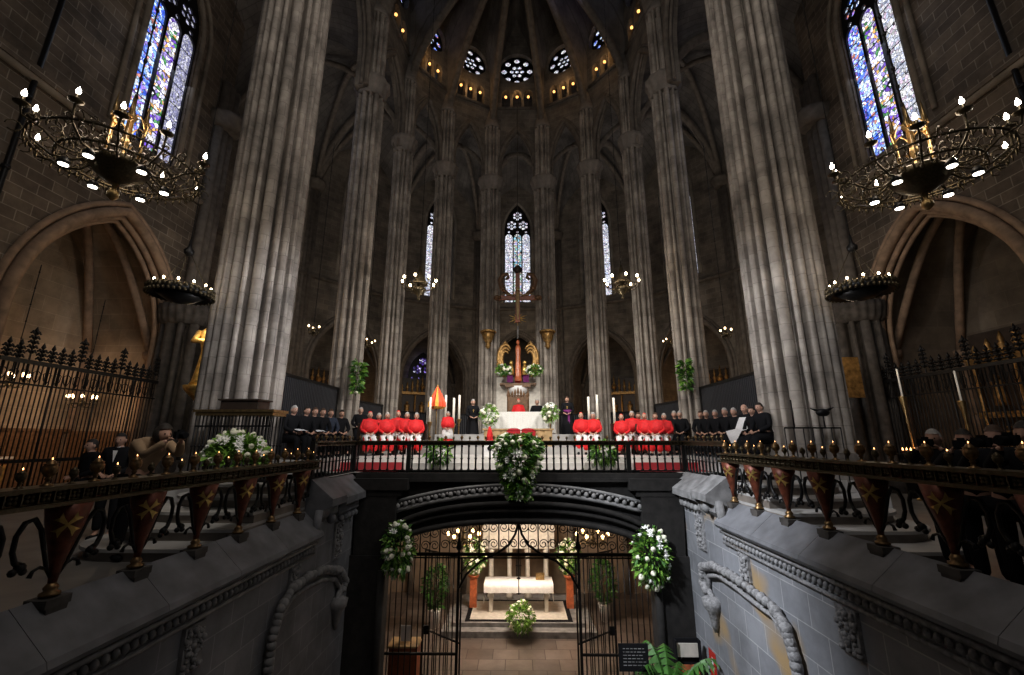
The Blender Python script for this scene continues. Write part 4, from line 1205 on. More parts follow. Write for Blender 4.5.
def big_chandelier(label, loc, flip):
    t = thing('crown_chandelier', label, 'chandelier', loc, R(12) * flip)
    # central lantern with spires and bowl
    mb = MB(); mb.lathe([(.05, -.42), (.16, -.38), (.3, -.28), (.42, -.14), (.46, -.02), (.36, .04), (.1, .08)], n=24, lob=.03, ln=12); mb.build('bowl', M['bronze'], t)
    mb = MB()
    for k in range(6):
        a = 2 * PI * k / 6
        mb.tube([(.26 * math.cos(a), .26 * math.sin(a), 0), (.26 * math.cos(a), .26 * math.sin(a), .85)], .02, 6)
        mb.lathe([(.045, 0), (.03, .1), (.035, .12), (.004, .5)], (.26 * math.cos(a), .26 * math.sin(a), .85), 6)
        b = 2 * PI * (k + 1) / 6
        mb.tube([(.26 * math.cos(a + (b - a) * q) * 1, .26 * math.sin(a + (b - a) * q), .75 + .2 * math.sin(PI * q)) for q in (0, .25, .5, .75, 1)], .014, 5)
    mb.lathe([(.2, 0), (.2, .03), (.08, .06), (.06, .3), (.12, .4), (.06, .5), (.05, .9), (.1, 1.0), (.03, 1.15), (.02, 1.5)], n=10)
    mb.build('lantern', M['brass'], t)
    mb = MB(); z = 1.45
    while z < 14: mb.tube([(0, 0, z), (0, 0, z + .42)], .016, 5); mb.ball((0, 0, z), .035, 6, 4, sz=1.6); z += .42
    mb.build('chain', M['iron'], t)
    for rr, zz, nm in ((.82, -.12, 'inner_ring'), (1.18, -.02, 'outer_ring')):
        mb = MB(); mb.tube([(rr * math.cos(2 * PI * k / 36), rr * math.sin(2 * PI * k / 36), zz) for k in range(37)], .022, 6)
        for k in range(48):
            a = 2 * PI * k / 48
            mb.lathe([(.004, -.14), (.02, -.08), (.012, -.05), (.018, 0)], (rr * math.cos(a), rr * math.sin(a), zz), 5)
        for k in range(24):
            a = 2 * PI * k / 24; c = Vector((rr * math.cos(a), rr * math.sin(a), zz + .07))
            mb.tube([c + Vector((-.05 * math.sin(a) * math.cos(q), .05 * math.cos(a) * math.cos(q), .05 * math.sin(q))) for q in [2 * PI * j / 8 for j in range(9)]], .008, 4)
        mb.build(nm, M['bronze'], t)
    for k in range(12):
        a = 2 * PI * k / 12; c, s = math.cos(a), math.sin(a); lon = 1.32 if k % 2 == 0 else 1.12
        hh = .12 if k % 2 == 0 else .3
        mb = MB()
        mb.tube([(q * c, q * s, z) for q, z in ((.4, -.05), (.6, -.2), (.85, -.22), (1.05, -.08), (lon, -.02), (lon + .03, hh))], .018, 6)
        for j in range(9):
            w_ = R(10) * (j % 3 - 1); q = .5 + .1 * j; c, s = math.cos(a + w_), math.sin(a + w_); mb.tube([((q + .09 * math.cos(w)) * c, (q + .09 * math.cos(w)) * s, -.02 + .09 * math.sin(w)) for w in [PI * 1.7 * i / 10 for i in range(11)]], .01, 5)
        c, s = math.cos(a), math.sin(a)
        mb.lathe([(.03, 0), (.1, .03), (.105, .05), (.03, .055), (.024, .16)], ((lon + .03) * c, (lon + .03) * s, hh), 12)
        arm = mb.build('arm', M['bronze'], t)
        mb = MB(); mb.lathe([(.012, 0), (.03, .03), (.034, .06), (.02, .1), (.004, .14)], ((lon + .03) * c, (lon + .03) * s, hh + .16), 10); mb.build('bulb', M['bulbw'], arm)
    for k in range(6):
        a = 2 * PI * (k + .5) / 6
        mb = MB(); mb.lathe([(.085, 0), (.085, .05), (.05, .12)], (.68 * math.cos(a), .68 * math.sin(a), -.33), 14); h = mb.build('spot_lamp', M['iron'], t)
        mb = MB(); mb.lathe([(.07, -.006), (.07, 0)], (.68 * math.cos(a), .68 * math.sin(a), -.335), 14)
        mb.build('lens', M['downl'], h)
    mb = MB(); mb.lathe([(.02, -.75), (.09, -.68), (.09, -.6), (.03, -.52), (.05, -.42)], n=12); mb.build('pendant', M['brass'], t)
    return t
pL = at(116, 160, 5.7); pR = at(915, 176, 5.85)
big_chandelier('huge lit crown chandelier at the upper left before the stained glass', pL, 1).scale = (.84, .84, .84)
big_chandelier('huge lit crown chandelier at the upper right before the stained glass', pR, -1).scale = (.84, .84, .84)

def wreath_chandelier(label, loc):
    t = thing('wreath_chandelier', label, 'chandelier', loc); t.scale = (.72, .72, .85)
    mb = MB(); mb.lathe([(.62, -.02), (.72, -.12), (.78, -.05), (.8, .05), (.72, .1), (.6, .06), (.55, 0)], n=40, lob=.012, ln=10)
    mb.lathe([(.05, -.28), (.3, -.22), (.6, -.06), (.3, -.1)], n=24); mb.build('rim', M['iron'], t)
    mb = MB()
    for k in range(40):
        a = 2 * PI * k / 40; mb.ball((.77 * math.cos(a), .77 * math.sin(a), .02 + .03 * (k % 2)), .07, 6, 4); mb.ball((.8 * math.cos(a), .8 * math.sin(a), -.08), .045, 6, 4)
    mb.build('leafwork', M['bronze'], t)
    for k in range(3):
        a = 2 * PI * k / 3 + .5
        mb = MB(); mb.tube([(.62 * math.cos(a), .62 * math.sin(a), .08), (.05 * math.cos(a), .05 * math.sin(a), 1.05)], .012, 5); mb.build('chain', M['bronze'], t)
    mb = MB(); mb.lathe([(.03, .95), (.12, 1.02), (.14, 1.1), (.05, 1.2), (.03, 1.4)], n=12)
    z = 1.4
    while z < 12: mb.tube([(0, 0, z), (0, 0, z + .5)], .012, 5); z += .5
    mb.build('hanger', M['iron'], t)
    for k in range(12):
        a = 2 * PI * k / 12
        mb = MB(); mb.lathe([(.03, 0), (.012, .03), (.012, .08)], (.68 * math.cos(a), .68 * math.sin(a), .08), 6); h = mb.build('holder', M['brass'], t)
        mb = MB(); mb.ball((.68 * math.cos(a), .68 * math.sin(a), .18), .026, 7, 5, sz=1.3); mb.build('bulb', M['bulb'], h)
wreath_chandelier('dark wreath-shaped hanging lamp ring in front of the left chapel pier', at(178, 291, 8.3))
wreath_chandelier('dark wreath-shaped hanging lamp ring in front of the right chapel pier', at(857, 291, 8.3))

# ------------------------------------------------------------------ chapel grilles and furnishings
def grille(side, sgn):
    X = sgn * 12.2; L = CW - .1; y0 = CY - L / 2
    t = thing('chapel_grille', 'tall black iron grille with leafy spikes closing the %s chapel' % side, 'grille', (X, y0, 0), PI / 2)
    H = 3.5
    mb = MB(); mb.box((L / 2, 0, H), (L, .08, .1)); mb.box((L / 2, 0, H - .55), (L, .05, .04)); mb.box((L / 2, 0, 1.1), (L, .06, .08)); mb.box((L / 2, 0, .1), (L, .1, .2))
    mb.build('cross_rails', M['iron'], t)
    n = 46
    for k in range(n + 1):
        x = L * k / n; big = k % 11 == 1
        mb = MB(); mb.tube([(x, 0, .1), (x, 0, H)], .028 if big else .015, 5); mb.build('bar', M['iron'], t)
    for k in range(20):
        x = L * (k + .5) / 20; mb = MB()
        big = k % 5 == 2; h = .75 if big else .38
        mb.tube([(x, 0, H - .52), (x, 0, H + h)], .02, 5)
        for q in (range(3) if not big else range(5)):
            z = H + h * (.35 + .16 * q) if big else H + h * (.3 + .27 * q)
            for s2 in (-1, 1): mb.tube([(x, 0, z - .05), (x + s2 * .07, 0, z + .02), (x + s2 * .12, 0, z - .02)], [.02, .035, .02], 6); mb.ball((x + s2 * .07, 0, z + .03), .03, 6, 4)
            mb.ball((x, .04, z), .035, 6, 4); mb.ball((x, -.04, z), .035, 6, 4)
        mb.lathe([(.03, 0), (.05, .04), (.004, .16)], (x, 0, H + h), 6)
        for s2 in (-1, 1): mb.tube([(x + s2 * a, 0, b) for a, b in ((.0, H - .5), (.07, H - .4), (.09, H - .25), (.03, H - .2))], .012, 5)
        mb.build('spike', M['iron'], t)
grille('left', -1); grille('right', 1)
# left chapel: altar with candles, chandelier lights
t = thing('chapel_altar', 'wooden altar with gilded panels inside the left chapel', 'altar', (-14.5, 10.7, 0), 0)
mb = MB(); mb.box((0, 0, .55), (1.0, 2.6, 1.1)); mb.build('table', M['rwood'], t)
mb = MB(); mb.box((0, 0, 1.13), (1.1, 2.8, .06)); mb.build('mensa', M['plaster'], t)
for k in range(4):
    mb = MB(); mb.box((.53, -1 + .66 * k, .55), (.04, .5, .8)); mb.build('front_panel', M['gold'], t)
can_mb = MB(); can_mb.lathe([(.09, 0), (.03, .05), (.02, .3), (.05, .34), (.02, .36)], n=8); can_me = can_mb.data('holder', M['brass'])
c2 = MB(); c2.lathe([(.018, .35), (.018, .75)], n=6); cw = c2.data('wax', M['wax'])
for k in range(6):
    t = thing('altar_candle', 'lit white candle on the left chapel altar, number %s from the grille' % ['first', 'second', 'third', 'fourth', 'fifth', 'sixth'][k], 'candle', (-14.4, 9.75 + .38 * k, 1.16), 0, 'candles on the left chapel altar')
    t['label'] = 'tall lit white candle in a row on the left chapel altar'
    link('holder', can_me, t); link('wax', cw, t); o = link('flame', flame_me, t, (0, 0, .76)); o.scale = (1.6, 1.6, 1.6)
for (x, y, z, lab) in ((-14.1, 11.6, 3.15, 'nearer'), (-14.1, 13.7, 2.75, 'farther')):
    simple_chandelier('chapel_chandelier', 'lit chandelier inside the left chapel, the %s one' % lab, (x, y, z), .34, 8, 3.5, 'bulbc', bs=1.3)
# panelling low in the left chapel
mb = MB()
for k in range(12): mb.box((-15.35, 9.9 + .4 * k, .95), (.08, .37, 1.9))
for k in range(5): mb.box((-15.1 + .42 * k, 14.72, .95), (.39, .08, 1.9))
mb.box((-15.33, 12.2, 1.92), (.14, 5.0, .08))
tag(mb.build('wood_panelling', M['wood']), 'reddish wood panelling along the back of the left chapel', 'panelling')
# gilded retable
def retable_parts(t, W, H, gm, fm):
    mb = MB(); mb.box((0, .1, H * .48), (W, .12, H * .96)); mb.build('back_panel', M['dwood'], t)
    mb = MB(); mb.box((0, 0, .5), (W * 1.05, .5, 1.0)); mb.build('altar_block', gm, t)
    mb = MB()
    for z in (1.1, H * .45, H * .78): mb.box((0, -.02, z), (W * 1.04, .3, .12)); mb.box((0, -.05, z + .09), (W * 1.1, .36, .05))
    mb.build('cornice', gm, t)
    for k in range(4):
        x = -W / 2 + W * k / 3
        for z0, z1 in ((1.2, H * .44), (H * .48, H * .76)):
            mb = MB(); mb.lathe([(.09, 0), (.09, .08), (.06, .12), (.06, .5 * (z1 - z0)), (.075, .52 * (z1 - z0)), (.05, z1 - z0 - .15), (.1, z1 - z0)], (x * .96, -.08, z0), 10); mb.build('column', gm, t)
    for k in range(3):
        x = -W / 3 + W / 3 * k
        for z0, z1 in ((1.25, H * .44), (H * .5, H * .76)):
            hh = (z1 - z0) * .7; mb = MB()
            mb.lathe([(hh * .17, 0), (hh * .16, hh * .3), (hh * .12, hh * .55), (hh * .17, hh * .76), (hh * .06, hh * .84)], (x, -.04, z0 + .05), 10, lob=.08, ln=2)
            mb.ball((x, -.04, z0 + .05 + hh * .93), hh * .085, 8, 6); mb.build('saint_figure', fm, t)
    mb = MB(); mb.box((0, 0, H * .79), (W, .2, .1))
    for q in range(9):
        hh = H * (.1 + .11 * (1 - abs(q - 4) / 4)); mb.lathe([(.1, 0), (.07, hh * .3), (.13, hh * .45), (.05, hh * .6), (.08, hh * .7), (.01, hh)], (-W * .46 + W * .115 * q, 0, H * .79), 8)
    mb.ball((0, -.12, H * .86), .18, 10, 6); mb.build('pediment', gm, t)
for k in (0, 1, 2, 4, 5, 6):
    A, B = Vector((*vert[k], 0)), Vector((*vert[k + 1], 0)); m = (A + B) / 2; n = (m - C0).normalized()
    p = m + n * 3.6
    t = thing('gilded_retable', 'gilded carved altarpiece in the %s ambulatory chapel' % {0: 'far left', 1: 'third left', 2: 'second left', 4: 'second right', 5: 'third right', 6: 'far right'}[k], 'altarpiece', p, math.atan2(n.y, n.x) - PI / 2)
    retable_parts(t, 3.2, 6.3, M['dgold'], M['dgold'])
    # added warm glow that brings out the gilding
    ld = bpy.data.lights.new('chapel_glow', 'POINT'); ld.energy = {0: 80, 1: 30, 2: 12, 4: 26, 5: 50, 6: 90}[k]; ld.color = (1, .55, .22); ld.shadow_soft_size = .3
    lo = bpy.data.objects.new('chapel_glow', ld); COL.objects.link(lo); lo.location = m + n * 1.9 + Vector((0, 0, 3.0))
t = thing('gilded_retable', 'dark gilded altarpiece with statues inside the right chapel', 'altarpiece', (15.0, 12.3, 0), -PI / 2)
retable_parts(t, 3.6, 5.2, M['dgold'], M['dgold'])
# second stained window glimpsed in the second left chapel
k = 2; A, B = Vector((*vert[k], 0)), Vector((*vert[k + 1], 0)); m = (A + B) / 2; n = (m - C0).normalized(); d = (B - A).normalized()
ctr = m + n * 3.9; win_n += 1
mb = MB(); f3 = lambda u, v: ctr + d * u + Vector((0, 0, v))
hol = [arch_loop(x, .42, 5.2, 5.7, 6.2, 4) for x in (-.75, -.25, .25, .75)] + rosette(-.4, 6.75, .38) + rosette(.4, 6.75, .38) + rosette(0, 7.4, .34)
mb.poly([arch_loop(0, 2.1, 5.1, 6.3, 8.1)] + hol, f3, -n * .06)
o = struct('window_%d' % win_n, mb, M['iron'], 'small violet stained glass window inside the second left chapel', 'window')
g = MB(); g.poly([arch_loop(0, 2.0, 5.15, 6.3, 8.05)], lambda u, v: ctr + n * .03 + d * u + Vector((0, 0, v))); g.build('glass', M['gdark'], o)

# gilded statue beside the left pier & its right counterpart panel
def statue(name, label, loc, h, m, rz=0):
    t = thing(name, label, 'statue', loc, rz)
    mb = MB(); mb.lathe([(.2 * h, 0), (.17 * h, .08 * h), (.13 * h, .3 * h), (.11 * h, .48 * h), (.14 * h, .62 * h), (.16 * h, .74 * h), (.1 * h, .8 * h), (.045 * h, .84 * h)], n=18, lob=.1, ln=3, sy=.75)
    mb.ball((0, 0, .9 * h), .065 * h, 10, 8, sz=1.25)
    for s in (-1, 1): mb.tube([(s * .14 * h, 0, .74 * h), (s * .2 * h, -.06 * h, .6 * h), (s * .06 * h, -.16 * h, .6 * h)], [.045 * h, .04 * h, .03 * h], 8)
    mb.build('figure', m, t)
    mb = MB(); mb.box((0, 0, -loc[2] / 2 - .3), (.5, .4, loc[2] - .6)); mb.build('plinth', M['dstone'], t)
    mb = MB(); mb.lathe([(.03 * h, -.25 * h), (.22 * h, -.06 * h), (.24 * h, 0)], n=14); mb.build('corbel', m, t)
    return t
statue('gilded_statue', 'tall gilded statue glimpsed between the left chapel pier and the big left pier', at(201, 386, 13.2), 2.3, M['gold'], R(40))
mb = MB(); mb.box((0, 0, 0), (.7, .1, 1.3)); 
tag(mb.build('gilded_hanging', M['dgold'], None, at(846, 378, 13.8)), 'narrow gilded panel glimpsed right of the big right pier', 'panel')

# choir screens between piers
def slat_screen(label, A, B, z0, z1):
    A, B = Vector((*A, 0)), Vector((*B, 0)); d = B - A; L = d.length
    t = thing('slatted_screen', label, 'screen', (A.x, A.y, z0), math.atan2(d.y, d.x)); H = z1 - z0
    mb = MB(); mb.box((L / 2, 0, H / 2), (L, .04, H)); mb.build('backing', M['black'], t)
    mb = MB(); mb.box((L / 2, 0, H), (L, .12, .08)); mb.box((L / 2, 0, .05), (L, .1, .1)); mb.box((.05, 0, H / 2), (.1, .11, H)); mb.box((L - .05, 0, H / 2), (.1, .11, H)); mb.build('frame', M['iron'], t)
    n = min(90, int(L / .1)); 
    for k in range(n):
        mb = MB(); mb.box(((k + .5) * L / n, 0, H / 2), (.035, .09, H)); mb.build('slat', M['dslat'], t)
M['dslat'] = plain('charcoal_slat', (.05, .05, .055), .6)
for s, sd in ((-1, 'left'), (1, 'right')):
    slat_screen('dark slatted screen behind the clergy between the first two piers on the %s' % sd, (s * 6.55, 11.2), (s * 6.5, 15.3), .82, 3.4)
    slat_screen('dark slatted screen between the second and third pier on the %s' % sd, (s * 6.45, 16.5), (s * 6.05, 19.1), .82, 3.1)
    slat_screen('dark slatted screen between the third and fourth pier on the %s' % sd, (s * 5.7, 20.0), (s * 4.6, 21.6), .82, 2.9)
    slat_screen('dark slatted screen between the fourth and fifth pier on the %s' % sd, (s * 3.7, 22.2), (s * 2.2, 23.1), .82, 2.9)

# ------------------------------------------------------------------ high altar area
mb = MB(); mb.poly([[(-1.25, 1.8), (1.25, 1.8), (1.25, 4.9), (-1.25, 4.9)]], lambda u, v: Vector((u, 22.9, v)), (0, .3, 0))
struct('wall_reredos', mb, M['plaster'], 'plain pale stone wall behind the bishop\'s chair', 'wall')
t = thing('corbel_shelf', 'white bell-shaped stone corbel and shelf above the throne', 'shelf', (0, 22.4, 4.05))
mb = MB(); mb.lathe([(.1, -.62), (.18, -.52), (.3, -.36), (.42, -.2), (.52, -.08), (.55, .1)], (0, .2, .2), 24); mb.build('corbel', M['white'], t)
mb = MB(); mb.box((0, .1, .3), (1.35, .8, .12)); mb.box((0, .1, .4), (1.9, .7, .08)); mb.build('shelf_board', M['wood'], t)
for i, s in enumerate((-.42, 0, .42)):
    mb = MB(); mb.box((s, -.15, .75), (.3, .1, .52)); mb.lathe([(.06, 0), (.09, .1), (.03, .2)], (s, -.15, 1.0), 8); mb.build('panel', M['purple'] if i != 1 else M['dred'], t)
# wooden figure with gilded wings
t = thing('wooden_figure', 'tall slim brown wooden figure on the shelf between gilded wings', 'statue', (0, 22.2, 4.6))
mb = MB(); mb.lathe([(.2, 0), (.18, .25), (.15, .8), (.12, 1.3), (.15, 1.7), (.12, 1.85), (.05, 1.95)], n=18, lob=.07, ln=3, sy=.7); mb.ball((0, 0, 2.07), .1, 10, 8, sz=1.3); mb.build('figure', M['redmarble'], t)
mb = MB(); mb.tube([(0, .1, 2.3), (0, .1, 3.5)], .05, 8); mb.build('pole', M['stone'], t)
mb = MB()
for k in range(12):
    a = 2 * PI * k / 12; mb.tube([(0, .05, 3.4), (.55 * math.cos(a) * (1 if k % 2 else .75), .05, 3.4 + .4 * math.sin(a) * (1 if k % 2 else .75))], [.05, .01], 5)
mb.ball((0, 0, 3.4), .14, 10, 8); mb.build('sunburst', M['gold'], t)
for s in (-1, 1):
    w = thing('gilded_wing', 'gilded scrolled angel wing %s of the wooden figure' % ('left' if s < 0 else 'right'), 'ornament', (s * .66, 22.3, 4.8)); w.scale = (1.1, 1, 1.02)
    mb = MB()
    for q, (r1, off) in enumerate(((.62, 0), (.48, .05), (.34, .1))):
        pts = []
        for j in range(16):
            a = -PI / 2 + PI * 1.25 * j / 15
            pts.append((s * (r1 * .55 * math.cos(a)), -.02 * q, .95 + r1 * 1.25 * math.sin(a)))
        mb.tube(pts, [.05 + .05 * math.sin(PI * j / 15) for j in range(16)], 7)
    for j in range(7): mb.ball((s * (.05 + .05 * j), -.05, .1 + .1 * j), .1, 8, 5)
    mb.tube([(s * .1, 0, 1.7), (s * .0, 0, 1.9), (-s * .1, 0, 1.75)], [.06, .08, .03], 6)
    mb.build('feathers', M['dgold'], w)
    mb = MB(); mb.ball((-s * .28, -.1, .75), .1, 8, 6, sz=1.2); mb.lathe([(.15, 0), (.12, .3), (.08, .5)], (-s * .28, -.1, .12), 10); mb.build('cherub', M['gold'], w)
# hanging crucifix
p = at(518, 298, 21.6)
t = thing('hanging_crucifix', 'large wooden crucifix with dark scrolls hanging before the central window', 'crucifix', (0, 21.6, p.z))
mb = MB(); mb.box((0, 0, .1), (.24, .12, 2.9)); mb.box((0, -.01, 0), (2.1, .12, .24)); mb.build('cross', M['rwood'], t)
for s in (-1, 1):
    mb = MB(); mb.lathe([(.1, 0), (.22, .05), (.22, .2), (.1, .25)], (s * 1.08, 0, -.12), 10)
    mb.tube([(s * a, 0, b) for a, b in ((.15, -.0), (.5, .2), (.85, .55), (.95, 1.0), (.8, 1.3), (.55, 1.35), (.5, 1.15), (.65, 1.05))], [.07, .1, .13, .15, .13, .1, .09, .06], 8); mb.ball((s * .8, -.02, .55), .17, 8, 6)
    mb.build('scroll', M['wood'], t)
mb = MB()
mb.tube([(0, -.14, .32), (0, -.15, 0), (0, -.13, -.4), (0, -.14, -.9), (0, -.12, -1.25)], [.07, .12, .09, .07, .04], 8)
for s in (-1, 1): mb.tube([(0, -.14, .2), (s * .3, -.13, .12), (s * .75, -.12, .2)], [.05, .04, .025], 7)
mb.ball((0, -.16, .45), .09, 8, 7, sz=1.3); mb.build('corpus', M['tan'], t)
mb = MB(); mb.lathe([(.12, 1.4), (.2, 1.5), (.22, 1.7), (.08, 1.85)], n=10); mb.tube([(0, 0, 1.8), (0, 0, 13)], .02, 5); mb.build('finial', M['dwood'], t)
for s, lab in ((-1, 'left'), (1, 'right')):
    t = thing('gilded_corbel', 'gilded carved corbel on the pier %s of the crucifix' % lab, 'corbel', (s * 1.62, 22.62, CAMZ + 5.7))
    mb = MB(); mb.lathe([(.04, -.9), (.14, -.75), (.1, -.6), (.25, -.35), (.32, -.1), (.3, 0)], n=14, lob=.08, ln=4); mb.build('body', M['dgold'], t)
    mb = MB(); mb.lathe([(.42, 0), (.46, .06), (.4, .12), (.1, .15)], n=16); mb.build('tray', M['dgold'], t)
# throne
mb = MB(); mb.box((0, 20.4, 1.86), (1.6, 1.4, .16)); struct('floor_throne_step', mb, M['tread'])
t = thing('bishops_throne', 'carved wooden throne with pierced crown back behind the altar', 'throne', (0, 20.4, 1.94))
mb = MB(); mb.box((0, 0, .45), (.9, .6, .1)); mb.build('seat', M['dred'], t)
mb = MB(); mb.box((0, .3, 1.05), (.95, .08, 1.2)); mb.build('backrest', M['wood'], t)
mb = MB()
for s in (-1, 1): mb.lathe([(.06, 0), (.05, 1.7), (.08, 1.75), (.03, 1.95), (.01, 2.1)], (s * .48, .3, 0), 8)
for j in range(7):
    x = -.42 + .14 * j; h = .28 + .3 * (1 - abs(j - 3) / 3); mb.lathe([(.05, 0), (.035, h * .4), (.07, h * .55), (.01, h)], (x, .3, 1.6), 8)
    mb.tube([(x + .07 * math.cos(q), .27, 1.72 + .07 * math.sin(q)) for q in [2 * PI * i / 8 for i in range(9)]], .018, 5)
mb.box((0, .3, 1.62), (1.0, .1, .08)); mb.build('crest', M['wood'], t)
for s in (-1, 1):
    mb = MB(); mb.box((s * .46, 0, .7), (.07, .6, .08)); mb.box((s * .46, -.26, .35), (.07, .07, .7)); mb.build('armrest', M['wood'], t)
# altar
al = thing('high_altar', 'main altar with a pleated white cloth on the raised platform', 'altar', (0, 17.35, 1.8)); al.scale = (1, 1, .9)
mb = MB(); mb.box((0, 0, .45), (2.3, .8, .9)); mb.build('block', M['plaster'], al)
mb = MB(); mb.box((0, 0, .93), (2.75, 1.05, .06)); mb.build('table_top', M['plaster'], al)
mb = MB(); n = 120
def pe(j):
    Lx, Ly = 1.42, .56; per = 2 * (2 * Lx + 2 * Ly); s = per * j / n
    if s < 2 * Lx: return (-Lx + s, -Ly, 0, -1)
    s -= 2 * Lx
    if s < 2 * Ly: return (Lx, -Ly + s, 1, 0)
    s -= 2 * Ly
    if s < 2 * Lx: return (Lx - s, Ly, 0, 1)
    s -= 2 * Lx; return (-Lx, Ly - s, -1, 0)
per_rows = []
for z, amp in ((.97, 0), (.94, .004), (.7, .03), (.4, .045), (.08, .05)):
    row = []
    for j in range(n // 1):
        x, y, nx, ny = pe(j * .999)
        o_ = amp * math.sin(j * PI * .52); row.append((x + nx * o_, y + ny * o_, z))
    per_rows.append(row)
vs = mb.grid(per_rows, True, True); mb.face([(-1.42, -.56, .972), (1.42, -.56, .972), (1.42, .56, .972), (-1.42, .56, .972)]); mb.build('cloth', M['lace'], al)
for i, (px, lab) in enumerate(((497, 'left'), (539, 'right'))):
    b = at(px, 434, 14.6)
    mb = MB(); mb.box((0, 0, .33), (.85, .3, .66)); mb.box((0, 0, .68), (.95, .4, .05))
    for j in range(3): mb.box((-.28 + .28 * j, -.16, .45), (.22, .03, .48))
    tag(mb.build('carved_bench', M['tan'], None, (b.x, 14.6, 1.27)), 'low tan panelled kneeler %s of the red plants before the altar' % lab, 'bench')
for px, lab in ((513.5, 'left'), (528, 'right')):
    mb = MB(); mb.box((0, 0, .24), (.46, .4, .48)); mb.ball((0, 0, .5), .24, 10, 6, sz=.3)
    tag(mb.build('red_stool', M['dred'], None, (at(px, 430, 14.6).x, 14.5, 1.42)), 'dark red cushioned stool before the altar, %s of the pair' % lab, 'stool')
# white lantern-like box left of altar
b = at(490, 440, 12.9)
t = thing('white_stand', 'white boxy stand with a black emblem and a red cloth, left of the altar', 'stand', (b.x, 12.9, 1.15))
mb = MB(); mb.box((0, 0, .22), (.34, .3, .44)); mb.build('box', M['white'], t)
mb = MB(); mb.lathe([(.07, -.0), (.07, .01)], (0, 0, 0), 12); o = mb.build('emblem', M['black'], t, (0, -.16, .22)); o.rotation_euler.x = PI / 2
mb = MB(); mb.lathe([(.1, 0), (.09, .15), (.06, .3), (.02, .4)], (-.02, 0, .44), 12, lob=.08, ln=3); mb.build('red_cloth', M['red'], t)

# candle stands
def candle_stand(label, px, ptop, Y, base, h=.85, wr=.042):
    p = at(px, ptop, Y); t = thing('candlestick', label, 'candlestick', (p.x, Y, base)); H = p.z - base
    ch = h
    mb = MB(); mb.lathe([(.16, 0), (.15, .04), (.05, .1), (.03, .2), (.045, .3), (.025, .35), (.025, (H - ch) * .7), (.045, (H - ch) * .75), (.025, (H - ch) * .8), (.09, H - ch - .02), (.09, H - ch)], n=12); mb.build('stand', M['brass'], t)
    mb = MB(); mb.lathe([(wr, H - ch), (wr, H), (.01, H + .01)], n=10); mb.build('wax', M['wax'], t)
for px, pt, Y, b, lab in ((430.5, 397, 15.0, 1.15, 'tall white altar candle, first from the left, beside the silk umbrella'), (446, 395, 16.5, 1.8, 'tall white altar candle right of the silk umbrella'), (454, 398, 14.6, 1.15, 'tall white altar candle, third from the left'), (459.5, 395, 15.4, 1.4, 'tall white altar candle nearest the black-robed bishop'),
                         (588, 397, 14.8, 1.15, 'tall white altar candle, first right of the altar, by the two cardinals'), (596.5, 395, 15.6, 1.4, 'tall white altar candle before the fourth right pier'), (613, 398, 14.8, 1.15, 'tall white altar candle farthest right')):
    candle_stand(lab, px, pt, Y, b)
# silk umbrella, half closed
p = at(437.5, 386, 16.2)
t = thing('ceremonial_umbrella', 'half-closed red and yellow silk ceremonial umbrella on a pole', 'umbrella', (p.x, 16.2, 1.15))
H = p.z - 1.15
mb = MB(); mb.tube([(0, 0, 0), (0, 0, H)], .02, 6); mb.ball((0, 0, H + .02), .05, 8, 6); mb.build('pole', M['brass'], t)
mb = MB(); rows = []
for i, (r, z) in enumerate(((.03, H - .02), (.16, H - .3), (.3, H - .62), (.31, H - .78), (.2, H - .86))):
    rows.append([(r * (1 + .12 * math.cos(8 * 2 * PI * k / 48)) * math.cos(2 * PI * k / 48), r * (1 + .12 * math.cos(8 * 2 * PI * k / 48)) * math.sin(2 * PI * k / 48), z) for k in range(48)])
for k in range(48):
    for i in range(len(rows) - 1):
        mb.mi = 1 if (k // 3) % 4 == 0 or (i == 3 and (k // 3) % 2) else 0
        mb.face([rows[i][k], rows[i][(k + 1) % 48], rows[i + 1][(k + 1) % 48], rows[i + 1][k]])
mb.build('canopy', [M['orange'], M['yellow']], t)

# pulpit on the left
b = at(232, 441, 8.6)
t = thing('pulpit', 'black iron pulpit with a gilded cornice in front of the big left pier', 'pulpit', (b.x, 8.7, .82))
W = 1.5; zc = at(235, 411, 8.6).z - .82
mb = MB(); mb.box((0, 0, zc), (W + .1, .56, .05)); mb.box((0, 0, zc - .06), (W + .04, .5, .06)); mb.build('cornice', M['brass'], t)
for yy in (-.22, .22):
    for k in range(22):
        mb = MB(); mb.tube([(-W / 2 + W * k / 21, yy, 0), (-W / 2 + W * k / 21, yy, zc - .08)], .014, 5)
        mb.ball((-W / 2 + W * k / 21, yy, zc * .5), .03, 6, 4); mb.build('bar', M['iron'], t)
mb = MB(); mb.box((0, 0, .03), (W + .04, .5, .06)); mb.box((0, -.22, zc * .78), (W, .03, .03)); mb.build('base', M['iron'], t)
mb = MB(); mb.box((.05, 0, zc + .12), (.74, .42, .18)); mb.box((.05, 0, zc + .22), (.82, .5, .03)); mb.build('book_desk', M['dwood'], t)
